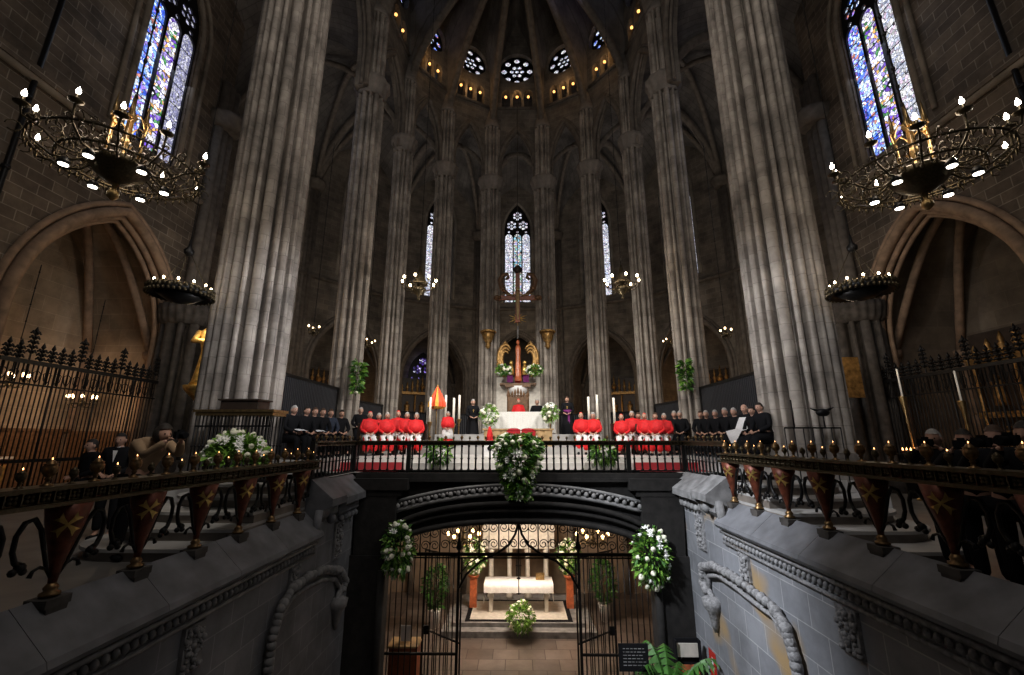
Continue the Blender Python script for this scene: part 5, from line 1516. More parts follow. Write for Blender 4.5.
# right side lectern railing with a hanging lamp shape near big right pier
b = at(815, 441, 8.6)
t = thing('iron_stand', 'thin black iron stand with a bird-like bookrest before the big right pier', 'stand', (b.x, 8.7, .82))
zc = at(815, 428, 8.7).z - .82
mb = MB(); mb.box((0, 0, zc), (1.1, .03, .03))
for k in range(7): mb.tube([(-.55 + 1.1 * k / 6, 0, 0), (-.55 + 1.1 * k / 6, 0, zc)], .012, 5)
mb.build('frame', M['iron'], t)
mb = MB(); mb.tube([(-.35, 0, zc), (-.35, 0, zc + .55)], .015, 5); mb.tube([(-.35, 0, zc), (.25, 0, zc)], .015, 5); mb.tube([(.25, 0, zc), (.25, 0, zc + .25)], .015, 5)
mb.ball((.25, 0, zc + .3), .08, 8, 6, sx=1.8); mb.tube([(.25, 0, zc + .3), (.48, 0, zc + .4)], [.05, .01], 6); mb.tube([(.25, 0, zc + .3), (.02, 0, zc + .38)], [.05, .01], 6); mb.build('bookrest', M['iron'], t)

# votive candles right chapel
mb = MB(); mb.lathe([(.03, 0), (.035, .09), (.03, .09)], n=6); vot = mb.data('cup', M['redbr'])
t = thing('votive_rack', 'black rack for votive candles in front of the right chapel', 'candle rack', (11.2, 12.0, 0), PI / 2)
mb = MB(); mb.box((0, 0, 1.0), (1.9, .5, .05)); mb.box((0, .15, 1.2), (1.9, .3, .04))
for s in (-1, 1): mb.box((s * .9, 0, .5), (.05, .4, 1.0))
mb.build('frame', M['iron'], t)
for r_ in range(2):
    for k in range(14):
        v = thing('votive_candle', 'small lit votive candle in a red cup on the black rack by the right chapel', 'candle', (11.2 - .15 * 0 + (.15 if r_ else -.1) * -1, 11.15 + .13 * k, 1.03 + .2 * r_), 0, 'votive candles on the right rack')
        link('cup', vot, v); o = link('flame', flame_me, v, (0, 0, .08)); o.scale = (1.3, 1.3, 1.5)
for px, pyt, Y, lab in ((892, 370, 12.5, 'left of the votive rack'), (948, 372, 11.6, 'right of the votive rack')):
    candle_stand('tall thin pale candle standing %s' % lab, px, pyt, Y, 0, .8, .022)

# ------------------------------------------------------------------ people
def skin_mesh(pts, edges, radii, sub=1):
    me = bpy.data.meshes.new('tmp'); me.from_pydata([tuple(p) for p in pts], edges, []); o = bpy.data.objects.new('tmp', me); COL.objects.link(o)
    md = o.modifiers.new('s', 'SKIN'); md.use_smooth_shade = True
    sv = me.skin_vertices[0].data
    for i, r in enumerate(radii):
        rr = r if isinstance(r, tuple) else (r, r); sv[i].radius = rr; sv[i].use_root = (i == 0)
    ms = o.modifiers.new('u', 'SUBSURF'); ms.levels = sub; ms.render_levels = sub
    dg = bpy.context.evaluated_depsgraph_get(); dg.update()
    out = bpy.data.meshes.new_from_object(o.evaluated_get(dg)); bpy.data.objects.remove(o); return out
SEAT = dict(pelvis=(0, 0, .56), spine=(0, .03, .76), chest=(0, .02, .97), neck=(0, 0, 1.13), head=(0, -.03, 1.245), sh=(.18, .02, 1.05), el=(.25, -.05, .8), wr=(.09, -.28, .68), hip=(.09, -.03, .54), kn=(.11, -.45, .52), an=(.11, -.42, .09), toe=(.12, -.56, .04))
STAND = dict(pelvis=(0, 0, .94), spine=(0, .01, 1.14), chest=(0, .01, 1.33), neck=(0, 0, 1.49), head=(0, -.02, 1.6), sh=(.18, .01, 1.42), el=(.23, .0, 1.14), wr=(.12, -.2, 1.05), hip=(.09, 0, .9), kn=(.1, -.02, .5), an=(.1, .02, .09), toe=(.11, -.12, .04))
CAMP = dict(STAND); CAMP.update(el=(.27, -.14, 1.27), wr=(.09, -.26, 1.5))
BEND = dict(pelvis=(0, .04, .94), spine=(0, -.02, 1.14), chest=(0, -.13, 1.31), neck=(0, -.25, 1.43), head=(0, -.35, 1.5), sh=(.18, -.17, 1.39), el=(.2, -.4, 1.24), wr=(.08, -.6, 1.43), hip=(.09, 0, .9), kn=(.1, -.04, .5), an=(.1, .04, .09), toe=(.11, -.1, .04))
def J(p, k, s=1): x, y, z = p[k]; return Vector((x * s, y, z))
def head_add(mb, c, s=1.0):
    c = Vector(c); n, m = 18, 14; rows = []
    for i in range(m + 1):
        a = -PI / 2 + PI * i / m; row = []
        for k in range(n):
            t = 2 * PI * k / n; x = .075 * math.cos(a) * math.cos(t); y = .095 * math.cos(a) * math.sin(t); z = .12 * math.sin(a)
            if z < 0: x *= 1 + z * 2.6; y *= 1 + z * 1.2
            fr = max(0, -math.sin(t)) * math.cos(a)
            ax = abs(x)
            if fr > .5:
                if ax < .018 and -.035 < z < .01: y -= .022 * (1 - (z + .035) * 8)
                if .015 < ax < .045 and -.005 < z < .03: y += .01
                if z < -.085: y -= .008
            row.append(c + Vector((x, y, z)) * s)
        rows.append(row)
    vs = mb.grid(rows, True, True); mb.cap(vs[0][::-1]); mb.cap(vs[-1])
    mb.ball(c + Vector((0, -.1, -.022)) * s, .014 * s, 6, 5, sz=1.5)
    for sg in (-1, 1): mb.ball(c + Vector((sg * .076, .005, -.005)) * s, .026 * s, 7, 5, sx=.35, sz=1.3)
    mi = mb.mi; mb.mi = 1
    for sg in (-1, 1): mb.ball(c + Vector((sg * .03, -.083, .008)) * s, .0095 * s, 7, 5)
    mb.box(c + Vector((0, -.087, -.06)) * s, (.036 * s, .012 * s, .006 * s))
    mb.mi = mi
def hand_add(mb, w, d, up, sg, curl=.5):
    w, d, up = Vector(w), Vector(d).normalized(), Vector(up).normalized(); side = d.cross(up).normalized() * sg
    up = side.cross(d).normalized() * sg
    q = w + d * .045
    rot = Matrix((side, d, up)).transposed()
    mb.ball(q, .045, 8, 6, sx=.9, sy=1.1, sz=.42, rot=rot)
    for i, L in enumerate((.065, .075, .07, .055)):
        b = w + d * .08 + side * (.028 - .0185 * i); pts = [b - d * .02]
        dd = d.copy(); p = b.copy()
        for j in range(3):
            dd = (dd - up * curl * (.35 + .25 * j)).normalized(); pts.append(p.copy()); p = p + dd * L * (.45, .32, .25)[j]
        pts.append(p); mb.tube(pts, [.009, .009, .0085, .008, .006], 6)
    b = w + d * .03 + side * .035; mb.tube([b - side * .01, b + (side + d).normalized() * .03, b + (side * .5 + d - up * .5).normalized() * .06], [.011, .0105, .008], 6)
def body_data(pose):
    V = []; E = []; Rr = []
    def add(p, r, par=None):
        V.append(p); Rr.append(r)
        if par is not None: E.append((par, len(V) - 1))
        return len(V) - 1
    a = add(J(pose, 'pelvis'), (.14, .11)); b = add(J(pose, 'spine'), (.125, .1), a); c = add(J(pose, 'chest'), (.13, .11), b)
    n = add(J(pose, 'neck'), .052, c); h = add(J(pose, 'head') + (J(pose, 'neck') - J(pose, 'head')) * .4, .048, n)
    for s in (-1, 1):
        x = add(J(pose, 'sh', s), .06, c); e = add(J(pose, 'el', s), .042, x); w = add(J(pose, 'wr', s), .027, e)
        x = add(J(pose, 'hip', s), .085, a); k = add(J(pose, 'kn', s), .06, x); f = add(J(pose, 'an', s), .04, k); add(J(pose, 'toe', s), .03, f)
    mb = MB(); mb.mesh(skin_mesh(V, E, Rr))
    head_add(mb, J(pose, 'head'))
    for s in (-1, 1):
        w, e = J(pose, 'wr', s), J(pose, 'el', s); d = w - e
        hand_add(mb, w - d.normalized() * .01, d + Vector((-s * .15, 0, 0)), (0, 0, 1) if abs(d.normalized().z) < .8 else (0, -1, 0), -s)
    return mb.data('body', [M['skin'], M['black']])
def chain_mesh(pose, parts, name, mat, g=.02, ext=None):
    V = []; E = []; Rr = []
    def add(p, r, par=None):
        V.append(p); Rr.append(r)
        if par is not None: E.append((par, len(V) - 1))
        return len(V) - 1
    if 'torso' in parts:
        a = add(J(pose, 'pelvis'), (.16, .13)); b = add(J(pose, 'spine'), (.15, .125), a); c = add(J(pose, 'chest'), (.155, .13), b)
        nk = J(pose, 'chest').lerp(J(pose, 'neck'), .98); add(nk, .064, c)
        for s in (-1, 1):
            x = add(J(pose, 'sh', s), .078, c); e = add(J(pose, 'el', s), .06, x); add(J(pose, 'el', s).lerp(J(pose, 'wr', s), .93), .045, e)
    if 'legs' in parts:
        a = add(J(pose, 'pelvis') - Vector((0, 0, .02)), (.155, .125)) if not V else 0
        w = 1 if parts != 'robe' else 1.4
        for s in (-1, 1):
            x = add(J(pose, 'hip', s), .105, a); k = add(J(pose, 'kn', s), .08, x); add(J(pose, 'kn', s).lerp(J(pose, 'an', s), .92), .07, k)
    if 'lap' in parts:
        a = add(J(pose, 'pelvis'), (.18, .14))
        for s in (-1, 1):
            x = add(J(pose, 'hip', s), .125, a); add(J(pose, 'hip', s).lerp(J(pose, 'kn', s), 1.0), .11, x)
            add(J(pose, 'kn', s) + Vector((0, -.06, -.16)), .06, len(V) - 1)
    if 'skirt' in parts:
        a = add(J(pose, 'pelvis'), (.17, .14))
        for s in (-1, 1):
            x = add(J(pose, 'hip', s), .12, a); k = add(J(pose, 'kn', s), .115, x); add(J(pose, 'an', s) + Vector((s * .01, 0, .01)), .13, k)
    mb = MB(); mb.mesh(skin_mesh(V, E, Rr)); return mb.data(name, mat)
def shoes_data(pose):
    mb = MB()
    for s in (-1, 1):
        a, t = J(pose, 'an', s), J(pose, 'toe', s); mb.tube([a + Vector((0, .05, -.045)), a + Vector((0, 0, -.04)), t + Vector((0, -.02, 0)), t + Vector((0, -.06, -.005))], [.03, .045, .042, .02], 8)
    return mb.data('shoes', M['black'])
def cone_data(pose, rings, name, mat, folds=0, fa=.04):
    """loose garment of rings (centre joint offset z, rx, ry)"""
    mb = MB(); rows = []
    for (cx, cy, z, rx, ry) in rings:
        rows.append([(cx + rx * (1 + (fa * math.sin(folds * 2 * PI * k / 40) if folds else 0)) * math.cos(2 * PI * k / 40), cy + ry * (1 + (fa * math.sin(folds * 2 * PI * k / 40) if folds else 0)) * math.sin(2 * PI * k / 40), z) for k in range(40)])
    vs = mb.grid(rows, True, True); mb.cap(vs[0]); mb.cap(vs[-1]); return mb.data(name, mat)
def hair_data(pose, m, kind):
    mb = MB(); c = J(pose, 'head'); rows = []
    n = 18
    for i in range(8):
        a = PI / 2 - (PI * .62) * i / 7; row = []
        for k in range(n):
            t = 2 * PI * k / n; back = math.sin(t)
            aa = a if back > -.3 else max(a, R(28) + (0 if kind != 'bald' else .4))
            if kind == 'long' and back > -.2: aa = a - .3 * i / 7
            r = 1.09 if kind != 'long' else 1.2
            if kind == 'bald': aa = min(aa, R(20)) if back > -.3 else R(20)
            row.append(c + Vector((.075 * r * math.cos(aa) * math.cos(t), .095 * r * math.cos(aa) * math.sin(t) + .004, .12 * r * math.sin(aa) + .003)))
        rows.append(row)
    if kind == 'long': mb.ball(c + Vector((0, .035, .0)), .1, 12, 9, sx=1.0, sy=.95, sz=1.25)
    if kind == 'bald': rows = rows[3:]
    vs = mb.grid(rows, True, True)
    if kind != 'bald': mb.cap(vs[0])
    return mb.data('hair', m)
def cap_data(pose, m):
    mb = MB(); c = J(pose, 'head'); rows = []
    for i in range(6):
        a = PI / 2 - R(50) * i / 5; rows.append([c + Vector((.085 * math.cos(a) * math.cos(2 * PI * k / 16), .105 * math.cos(a) * math.sin(2 * PI * k / 16) + .02, .134 * math.sin(a))) for k in range(16)])
    vs = mb.grid(rows, True, True); return mb.data('skullcap', m)
cache = {}
def cached(key, fn):
    if key not in cache: cache[key] = fn()
    return cache[key]
POSES = dict(seat=SEAT, stand=STAND, cam=CAMP, bend=BEND)
def person(label, loc, rz, pose, outfit, hair='hgrey', hk='short', group=None, sc=1.0, extra=None):
    P = POSES[pose]; t = thing('person', label, 'person', loc, rz, group); t.scale = (sc, sc, sc)
    link('body', cached(('b', pose), lambda: body_data(P)), t)
    link('hair', cached(('h', pose, hair, hk), lambda: hair_data(P, M[hair], hk)), t)
    link('shoes', cached(('s', pose), lambda: shoes_data(P)), t)
    if outfit in ('suit', 'navy', 'olive', 'press'):
        jm = {'suit': 'black', 'navy': 'navy', 'olive': 'olive', 'press': 'black'}[outfit]
        link('jacket' if outfit != 'olive' else 'shirt', cached(('j', pose, jm), lambda: chain_mesh(P, 'torso', 'jacket', M[jm])), t)
        link('trousers', cached(('t', pose), lambda: chain_mesh(P, 'legs', 'trousers', M['black'])), t)
        if outfit in ('suit', 'navy') and pose != 'seat':
            def col():
                mb = MB(); n_ = J(P, 'neck'); mb.lathe([(.062, -.05), (.06, 0), (.056, .0)], n_ + Vector((0, -.0, -.0)), 14)
                c = J(P, 'chest'); mb.face([c + Vector((-.035, -.137, .1)), c + Vector((.035, -.137, .1)), c + Vector((.0, -.15, -.1))]); return mb.data('shirt_collar', M['white'])
            link('shirt_collar', cached(('c', pose), col), t)
    if outfit == 'cassock_black' or outfit == 'cassock_purple':
        jm = 'black'
        link('cassock', cached(('ca', pose), lambda: chain_mesh(P, 'torso', 'cassock', M[jm])), t)
        link('cassock_skirt', cached(('cs', pose), lambda: chain_mesh(P, 'skirt', 'cassock_skirt', M[jm]) if pose == 'seat' else cone_data(P, [(0, 0, 1.12, .16, .12), (0, 0, .95, .2, .15), (0, 0, .5, .24, .2), (0, 0, .06, .3, .26)], 'cassock_skirt', M[jm], 9)), t)
        def sash():
            mb = MB(); z = J(P, 'spine').z; mb.lathe([(.165, -.05), (.168, .05)], (0, J(P, 'spine').y, z), 20, sy=.88)
            return mb.data('sash', M['purple'])
        if outfit == 'cassock_purple':
            link('sash', cached(('sa', pose), sash), t)
            def strip():
                mb = MB(); z = J(P, 'spine').z; mb.box((.06, -.165, z - .3), (.08, .012, .6)); return mb.data('sash_end', M['purple'])
            link('sash_end', cached(('cp', pose), strip), t)
        def cross():
            mb = MB(); c = J(P, 'chest'); mb.box(c + Vector((0, -.155, -.05)), (.02, .01, .11)); mb.box(c + Vector((0, -.155, -.03)), (.07, .01, .018))
            return mb.data('pectoral_cross', M['gold'])
        if pose == 'stand': link('pectoral_cross', cached(('pc', pose), cross), t); link('skullcap', cached(('k', pose, 'p'), lambda: cap_data(P, M['purple'])), t)
    if outfit == 'cardinal':
        z = J(P, 'neck').z
        link('mozzetta', cached(('m', pose), lambda: cone_data(P, [(0, -.0, z + .02, .06, .06), (0, .0, z - .05, .17, .115), (0, -.01, z - .1, .205, .135), (0, -.02, z - .22, .238, .17), (0, -.04, z - .42, .252, .2)], 'mozzetta', M['red'], 9, .035)), t)
        link('cassock_sleeves', cached(('rs', pose), lambda: chain_mesh(P, 'torso', 'cassock_sleeves', M['red'])), t)
        def roch():
            if pose == 'seat': return chain_mesh(P, 'lap', 'rochet', M['white'])
            return cone_data(P, [(0, 0, 1.12, .17, .13), (0, 0, .9, .21, .16), (0, 0, .62, .26, .2)], 'rochet', M['white'], 10)
        link('rochet', cached(('r', pose), roch), t)
        def cas():
            if pose == 'seat': return chain_mesh(P, 'skirt', 'cassock', M['red'])
            return cone_data(P, [(0, 0, .9, .18, .14), (0, 0, .5, .22, .18), (0, 0, .06, .28, .24)], 'cassock', M['red'], 9)
        link('cassock', cached(('rc', pose), cas), t)
        link('skullcap', cached(('k', pose, 'r'), lambda: cap_data(P, M['red'])), t)
    return t
def paper(label, loc, rz, w=.26, h=.2):
    mb = MB(); mb.face([(-w / 2, -h / 2, 0), (0, -h / 2, .015), (0, h / 2, .055), (-w / 2, h / 2, .04)]); mb.face([(0, -h / 2, .015), (w / 2, -h / 2, 0), (w / 2, h / 2, .04), (0, h / 2, .055)])
    mb.fixn = False
    o = mb.build('booklet', M['paper'], None, loc); o.rotation_euler.z = rz; return tag(o, label, 'booklet')

HT = 1.37
def seated_at(px, ptop, X=None, Y=None):
    p = at(px, ptop, Y); return p
# left row of dark-suited men (X about -5.5), facing the centre
row = [(291, 405, 10.45, 'hgrey', 'suit', 'grey-haired man in black seated nearest the big left pier, booklet on his knee'), (304, 407, 10.95, 'hdark', 'suit', 'dark-haired man in black seated second in the left row'),
       (312, 409.5, 11.45, 'hbrown', 'suit', 'man in black seated third in the left row'), (320, 411, 11.95, 'hbrown', 'suit', 'man in black seated fourth in the left row'),
       (328, 413, 12.45, 'hbrown', 'navy', 'person in navy blue seated fifth in the left row'), (339, 414, 13.0, 'hdark', 'suit', 'man in black seated sixth, before the second left pier')]
for i, (px, pt, Y, hc, of, lab) in enumerate(row):
    p = at(px, pt, Y); person(lab, (p.x + .04, Y, DZ), R(62 - 4 * i), 'seat', of, hc, 'short', 'men in dark suits seated on the left', sc=.93 + .01 * i)
    if i in (0, 2):
        a = R(62 - 4 * i); f = Vector((math.sin(a), -math.cos(a), 0)); q = Vector((p.x + .04, Y, DZ)) + f * .38
        paper('white open booklet on the knee of the %s man in the left row' % ('nearest' if i == 0 else 'third'), (q.x, q.y, DZ + .66), a)
p = at(360, 410, 15.0); person('grey-haired man in black seated alone between the second pier and the cardinals', (p.x, 15.0, DZ + .2), R(25), 'seat', 'cassock_black', 'hgrey')
mb = MB(); mb.box((0, 0, .1), (.7, .9, .2)); tag(mb.build('seat_step', M['dwood'], None, (p.x, 15, DZ)), 'dark block under the seat of the lone man in black on the left', 'block')
# cardinals on the left
lc = [(369.6, 411.5, 13.3), (378.5, 413, 14.1), (387, 413, 13.7), (398, 410.5, 14.9), (407, 412, 14.5), (416.5, 412.5, 14.2)]
for i, (px, pt, Y) in enumerate(lc):
    p = at(px, pt, Y); sc = min(1.12, max(.96, (p.z - DZ) / HT))
    person('cardinal in scarlet cape and white rochet seated on the left, %s from the left' % ['first', 'second', 'third', 'fourth', 'fifth', 'sixth'][i], (p.x, Y, DZ), R(28 - 3 * i), 'seat', 'cardinal', 'hgrey', 'bald' if i % 3 == 0 else 'short', 'scarlet cardinals seated left of the altar', sc)
# right group
rc = [(620.5, 415, 14.2), (631, 411, 14.8), (637.5, 412.5, 15.2), (643.5, 413, 14.1), (654.5, 415, 13.6), (663, 413.5, 13.9)]
for i, (px, pt, Y) in enumerate(rc):
    p = at(px, pt, Y); sc = min(1.12, max(.94, (p.z - DZ) / HT))
    person('cardinal in scarlet cape and white rochet seated on the right, %s from the left' % ['first', 'second', 'third', 'fourth', 'fifth', 'sixth'][i], (p.x, Y, DZ), R(-14 - 3 * i), 'seat', 'cardinal', 'hgrey' if i % 2 else 'hbrown', 'short' if i % 3 else 'bald', 'scarlet cardinals seated right of the altar', sc)
rd = [(673, 411, 14.6, 'hgrey'), (678.5, 411, 14.2, 'hgrey'), (699, 411, 13.4, 'hbrown'), (704.5, 410.5, 13.0, 'hgrey'), (713.5, 410, 12.45, 'hgrey'), (723, 408, 11.9, 'hgrey'), (732, 408, 11.4, 'hgrey'), (742.5, 404.5, 10.85, 'bald'), (749.5, 404, 10.5, 'hdark'), (757, 400, 10.1, 'hdark')]
labs = ['man in black seated just right of the cardinals', 'grey-haired man in black seated second right of the cardinals', 'brown-haired cleric in black at the far end of the right row', 'grey-haired cleric in black, second from the far end of the right row', 'cleric in black in the middle of the right row, grey hair', 'grey-haired cleric in black with joined hands in the right row', 'grey-haired cleric leaning forward in the right row', 'bald cleric in black with a white shawl over his lap at the near right', 'dark-haired cleric in black partly hidden behind the bald cleric', 'dark-haired man in black seated nearest the big right pier']
for i, (px, pt, Y, hc) in enumerate(rd):
    p = at(px, pt, Y); sc = min(1.1, max(.92, (p.z - DZ) / HT)) * (.95 if i > 7 else 1)
    person(labs[i], (p.x, Y, DZ), R(-25 - 5 * i), 'seat', 'cassock_black', 'hgrey' if hc == 'bald' else hc, 'bald' if hc == 'bald' else 'short', 'clerics in black seated on the right', sc)
    if i == 7:
        f = Vector((math.sin(R(-60)), -math.cos(R(-60)), 0)); q = Vector((p.x, Y, DZ))
        mb = MB(); s_ = Vector((math.cos(R(-60)), math.sin(R(-60)), 0)); rows = []
        for (k, z, w) in ((.12, 1.0, .1), (.2, .86, .12), (.24, .72, .16), (.4, .69, .2), (.56, .66, .2), (.6, .5, .12), (.58, .38, .08)):
            rows.append([q + f * (k + .02 * math.sin(j)) + s_ * (w * (j / 3 - 1)) + Vector((0, 0, z)) for j in range(7)])
        mb.grid(rows); mb.fixn = False
        tag(mb.build('white_shawl', M['white']), 'white cloth lying over the bald cleric at the near right', 'cloth')
# benches under them
def bench(label, A, B, z, w=.42, back=1):
    A, B = Vector((*A, 0)), Vector((*B, 0)); d = B - A; L = d.length
    t = thing('bench', label, 'bench', (A.x, A.y, z), math.atan2(d.y, d.x))
    mb = MB(); mb.box((L / 2, 0, .42), (L, w, .05)); mb.build('seat', M['dwood'], t)
    mb = MB(); mb.box((L / 2, back * w / 2, .72), (L, .04, .5)); mb.build('backrest', M['dwood'], t)
    for q in (.05, .5, .95):
        mb = MB(); mb.box((L * q, 0, .2), (.06, w * .9, .4)); mb.build('leg', M['dwood'], t)
a1, a2 = at(291, 405, 10.2), at(339, 414, 13.3)
bench('dark bench under the men in black on the left', (a1.x + .02, 10.35), (a2.x + .02, 13.4), DZ, back=1)
a1, a2 = at(757, 400, 9.9), at(699, 411, 13.8)
bench('dark bench under the clerics on the right', (a1.x - .1, 10.0), (a2.x - .1, 13.8), DZ, back=-1)
for g, lab in ((lc[:3], 'dark bench under the first three left cardinals'), (lc[3:], 'dark bench under the last three left cardinals'), (rc[:3], 'dark bench under the first three right cardinals'), (rc[3:], 'dark bench under the last three right cardinals'), (rd[:2] and [rd[0][:3], rd[1][:3]], 'short dark bench beside the right cardinals')):
    p0, p1 = at(*g[0][:2], g[0][2]), at(*g[-1][:2], g[-1][2])
    d = (Vector((p1.x, p1.y)) - Vector((p0.x, p0.y))).normalized() * .3
    bench(lab, (p0.x - d.x, p0.y - d.y + .08), (p1.x + d.x, p1.y + d.y + .08), DZ)
# standing clergy
def stand(px, pt, Y, rz, outfit, lab, hair='hgrey', floor=None, hk='short'):
    p = at(px, pt, Y); base = floor if floor is not None else p.z - 1.74
    return person(lab, (p.x, Y, base), rz, 'stand', outfit, hair, hk)
stand(448, 411, 14.3, R(10), 'cardinal', 'cardinal in scarlet and white standing left of the altar between the candles', floor=DZ).scale = (.8, .8, .8)
p = at(448, 411, 14.3)
stand(473, 402, 16.4, R(15), 'cassock_black', 'bishop in black robe with pectoral cross standing left of the altar', floor=1.4)
stand(567, 403, 17.5, R(-10), 'cassock_purple', 'slim cleric in black and purple standing right of the altar', floor=1.6, hair='hbrown')
person('cardinal in scarlet and white right of the altar, the left of the seated pair', (at(580.5, 411, 14.6).x, 14.6, DZ), R(-8), 'seat', 'cardinal', 'hgrey', 'bald')
person('cardinal in scarlet and white right of the altar, the right of the seated pair', (at(592.5, 413, 14.6).x, 14.6, DZ), R(-12), 'seat', 'cardinal', 'hgrey', 'short')
bench('short dark bench under the two cardinals right of the altar', (at(577, 411, 14.7).x, 14.7), (at(597, 411, 14.7).x, 14.7), DZ)
person('cardinal in red seated on the carved throne behind the altar', (0.02, 20.2, 1.95), 0, 'seat', 'cardinal', 'hgrey', 'bald', sc=1.12)
person('cleric in black seated at the right behind the altar', (at(537, 407, 19.5).x, 19.5, 1.8), 0, 'seat', 'cassock_black', 'hgrey', sc=1.18)
bench('dark stool bench under the cleric right of the throne', (at(537, 407, 19.6).x - .35, 19.6), (at(537, 407, 19.6).x + .35, 19.6), 1.8)

# foreground visitors
p = at(178, 432, 6.6)
ph = person('photographer in an olive shirt bending forward with a camera at the left rail', (at(150, 440, 6.4).x - .12, 6.4, .0), R(68), 'bend', 'olive', 'hdark', 'long')
ph.scale = (1.12, 1.12, 1.12)
a = R(68); M3 = Matrix.Rotation(a, 3, 'Z'); q = Vector(ph.location) + M3 @ (Vector((0, -.69, 1.49)) * 1.12)
t = thing('camera', 'black camera held up by the photographer in the olive shirt', 'camera', q, a)
mb = MB(); mb.box((0, 0, 0), (.14, .07, .1)); mb.box((0, .0, .06), (.06, .05, .03)); mb.build('camera_body', M['black'], t)
mb = MB(); mb.lathe([(.038, 0), (.04, .1), (.034, .1)], n=14); o = mb.build('lens', M['black'], t, (0, -.03, 0)); o.rotation_euler.x = PI / 2
p = at(118, 432, 7.6); person('man in dark suit and white shirt standing beyond the left rail', (p.x, 7.6, p.z - 1.74), R(20), 'stand', 'suit', 'hdark')
mb = MB(); mb.box((0, 0, .0), (1.2, .9, .04)); mb.box((0, 0, -.1), (1.1, .8, .2)); fz = p.z - 1.74
# tie
a = R(20)
mb.bm.free()
p = at(88, 442, 7.9); person('person in dark clothes half hidden behind the left rail, further left', (p.x, 7.9, max(0, p.z - 1.74)), R(-20), 'stand', 'press', 'hdark', sc=.94)
rp = [(926, 428, 5.8, 'hgrey', 'grey-haired press photographer raising a camera behind the right rail', -58, 'cam'), (955, 428, 5.2, 'hdark', 'photographer in dark clothes with camera, second behind the right rail', -50, 'cam'), (985, 424, 4.75, 'hbrown', 'person in black with a lit camera screen behind the right rail', -65, 'cam'), (1015, 420, 4.3, 'hdark', 'dark figure in black at the far right edge behind the rail', -70, 'cam')]
for px, pt, Y, hc, lab, ang, po in rp:
    p = at(px, pt, Y); base = 0.0; sc = (p.z) / 1.74
    X = max(p.x, 4.75)
    person(lab, (X, Y, base), R(ang), po, 'press', hc, 'short', None, sc)
    q = Vector((X, Y, 0)) + Matrix.Rotation(R(ang), 3, 'Z') @ (Vector((0, -.33, 1.55)) * sc)
    t = thing('camera', 'black camera held by the %s' % {926: 'grey-haired photographer', 955: 'second photographer', 985: 'person with the lit screen', 1015: 'figure at the right edge'}[px], 'camera', q, R(ang))
    mb = MB(); mb.box((0, 0, 0), (.14, .07, .1)); mb.box((0, 0, .06), (.06, .05, .03)); mb.build('camera_body', M['black'], t)
    mb = MB(); mb.lathe([(.038, 0), (.042, .14), (.034, .14)], n=14); o = mb.build('lens', M['black'], t, (0, -.03, 0)); o.rotation_euler.x = PI / 2
    if px == 985: mb = MB(); mb.box((0, .04, 0), (.11, .006, .07)); mb.build('display', M['screen'], t)
p = at(36, 482, 4.0)
mb = MB(); mb.box((0, 0, 0), (.15, .012, .075)); o = mb.build('phone', M['screen'], None, (-4.5, 4.0, CAMZ - .32)); o.rotation_euler = (R(-20), 0, R(30))
bpy.data.objects.remove(o)

# ------------------------------------------------------------------ lights
def area(name, loc, target, size, energy, col=(1, 1, 1), sy=None, spread=None):
    ld = bpy.data.lights.new(name, 'AREA'); ld.size = size; ld.energy = energy; ld.color = col
    if sy: ld.shape = 'RECTANGLE'; ld.size_y = sy
    if spread: ld.spread = spread
    o = bpy.data.objects.new(name, ld); COL.objects.link(o); o.location = loc
    o.rotation_euler = (Vector(target) - Vector(loc)).to_track_quat('-Z', 'Y').to_euler(); return o
def point(name, loc, energy, col, r=.2):
    ld = bpy.data.lights.new(name, 'POINT'); ld.energy = energy; ld.color = col; ld.shadow_soft_size = r
    o = bpy.data.objects.new(name, ld); COL.objects.link(o); o.location = loc; return o
def spot(name, loc, target, energy, ang, col=(1, 1, 1), blend=.6, r=.2):
    ld = bpy.data.lights.new(name, 'SPOT'); ld.energy = energy; ld.color = col; ld.spot_size = R(ang); ld.spot_blend = blend; ld.shadow_soft_size = r
    o = bpy.data.objects.new(name, ld); COL.objects.link(o); o.location = loc
    o.rotation_euler = (Vector(target) - Vector(loc)).to_track_quat('-Z', 'Y').to_euler(); return o
W = bpy.data.worlds.new('world'); scn.world = W; W.use_nodes = True
W.node_tree.nodes['Background'].inputs[0].default_value = (.5, .52, .6, 1); W.node_tree.nodes['Background'].inputs[1].default_value = .03
COOL = (.93, .95, 1.0); WARM = (1, .72, .42)
# added spots brightening the presbytery and first piers, no fittings there
spot('presbytery_fill_left', (-4.6, 8.2, 9.0), (1.5, 17, 1.5), 2600, 75, (1, .97, .92), .8, .3)
spot('presbytery_fill_right', (4.6, 8.2, 9.0), (-1.5, 17, 1.5), 2600, 75, (1, .97, .92), .8, .3)
spot('pier_fill_left', (-2.5, 4.5, 5.5), (-6.6, 10.1, 3.2), 420, 62, COOL, .9, .3)
spot('pier_fill_right', (2.5, 4.5, 5.5), (6.6, 10.1, 3.2), 420, 62, COOL, .9, .3)
for s in (-1, 1):  # added side lights that model the pier shafts
    spot('raking_light', (s * 1.6, 9.6, 4.2), (s * 6.6, 10.1, 4.0), 420, 75, COOL, .9, .12)
    spot('far_raking_light', (-s * 1.5, 14.8, 5.0), (s * 6.4, 17.0, 5.5), 620, 75, (1, .96, .9), .9, .12)
spot('left_bouquet_fill', (-3.0, 5.0, 5.5), (-5.2, 7.2, 1.4), 190, 34, (1, .95, .85), .8, .1)  # added spot to brighten the left bouquet and the photographer
for s in (-1, 1): spot('choir_light', (s * 2.6, 15.5, 7.5), (s * 1.2, 23.3, 4.5), 420, 60, (1, .95, .87), .9, .15)
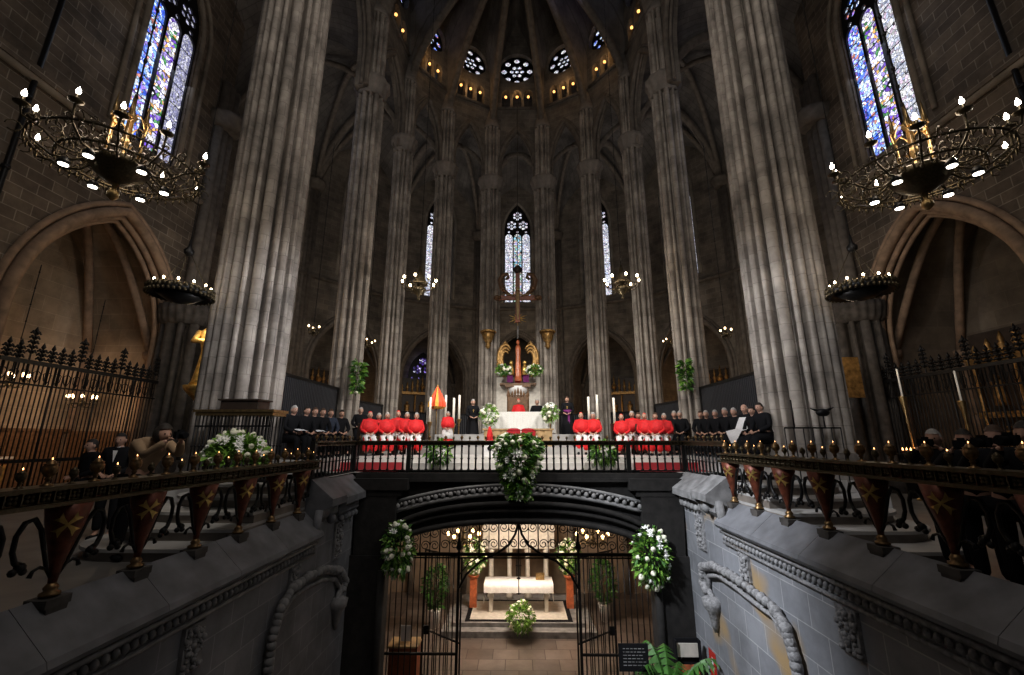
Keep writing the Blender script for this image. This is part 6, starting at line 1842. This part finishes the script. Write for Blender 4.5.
spot('altar_spot', (0, 12.5, 12), (0, 19, 2.5), 1300, 50, (1, .97, .93), .8, .3)
spot('corbel_spot', (0, 20.8, 2.3), (0, 22.6, 4.0), 26, 70, (1, .95, .85), .8, .05)
# stairwell spill on the right wall and a weaker one on the left
spot('stair_spot_right', (-2.0, 6.2, 5.0), (3.9, 9.4, -1.8), 3800, 50, (.88, .93, 1), .9, .3)
spot('stair_spot_left', (2.5, 3.5, 4.5), (-3.9, 8.2, -1.2), 45, 70, (.88, .93, 1), .9, .3)
# added broad dim fill along the nave, no fixture hangs there
area('nave_fill', (0, 3, 14), (0, 17, 8), 6, 380, (1, .93, .85))
for x, y, z, e in ((-9.6, 12.6, 5, 70), (9.6, 12.6, 5, 70), (-9.6, 19, 4.5, 55), (9.6, 19, 4.5, 55), (-6.5, 25.0, 4.5, 50), (6.5, 25.0, 4.5, 50), (0, 26.6, 8.5, 40)):  # added warm fill so the aisle and ambulatory masonry shows
    point('ambulatory_fill', (x, y, z), e, (1, .8, .58), .4)
for x, y in ((-9, 19.5), (9, 19.5), (-6.2, 24), (6.2, 24), (0, 26.3)):
    spot('vault_uplight', (x, y, 12), (x, y, 20), 130, 100, (1, .9, .78), .9, .4)
spot('statue_fill', (-8.6, 10.6, 5.0), (-9.9, 13.2, 4.2), 80, 40, (1, .8, .5), .8, .1)  # added only to pick out the gilded statue
# warm crypt: added fills from above, sides and back; glows at the chandeliers
area('crypt_fill', (0, 14.8, -.4), (0, 16, CZ), 1.6, 185, (1, .84, .68))
point('crypt_glow_left', (-1.6, 15.0, -1.9), 22, (1, .6, .3), .1); point('crypt_glow_right', (1.9, 15.0, -1.9), 22, (1, .6, .3), .1)
point('crypt_side_fill_left', (-2.7, 13.4, -2.2), 14, (1, .85, .7), .1); point('crypt_side_fill_right', (2.6, 13.4, -2.2), 12, (1, .85, .7), .1)
point('crypt_glow_back', (0, 18.3, -1.3), 34, (1, .72, .45), .2)
# chapels
spot('left_chapel_lamp', (-12.9, 11.4, 2.9), (-15.4, 11.6, 2.2), 120, 150, (1, .66, .42), .7, .25)
spot('left_chapel_far_lamp', (-13.2, 12.6, 3.0), (-14.4, 15, 2.4), 60, 130, (1, .66, .42), .7, .2)
spot('right_chapel_lamp', (12.9, 12.2, 1.6), (15.4, 12.4, 2.2), 22, 140, (1, .55, .26), .7, .2)
point('votive_glow', (11.3, 12.0, 1.5), 6, (1, .5, .2), .2)
# chandelier light
for p in (pL, pR): point('chandelier_glow', (p.x, p.y, p.z + .45), 80, (1, .84, .66), .4)
for px in (419, 622): q = at(px, 282, 15.2); point('ring_glow', (q.x, q.y, q.z + .3), 40, (1, .8, .58), .3)
# gallery glow onto the ribs
for x, y, e in ((0, 23.2, 12), (-3, 22, 16), (3, 22, 16), (-5.2, 19.8, 18), (5.2, 19.8, 18)):
    point('gallery_glow', (x * .96, y, CAMZ + 21.6), e, (1, .58, .25), .2)
spot('vault_blue', (2.0, 17, CAMZ + 22), (3.8, 20, CAMZ + 27), 60, 60, (.5, .5, 1), .8, .3)
# daylight from the aisle windows
for s in (-1, 1): area('window_daylight', (s * 12.1, 12.4, CAMZ + 13.5), (s * 6, 11, 4), 2, 60, (.7, .8, 1), 6)

scn.view_settings.view_transform = 'Standard'
scn.view_settings.exposure = .14
scn.view_settings.gamma = .93
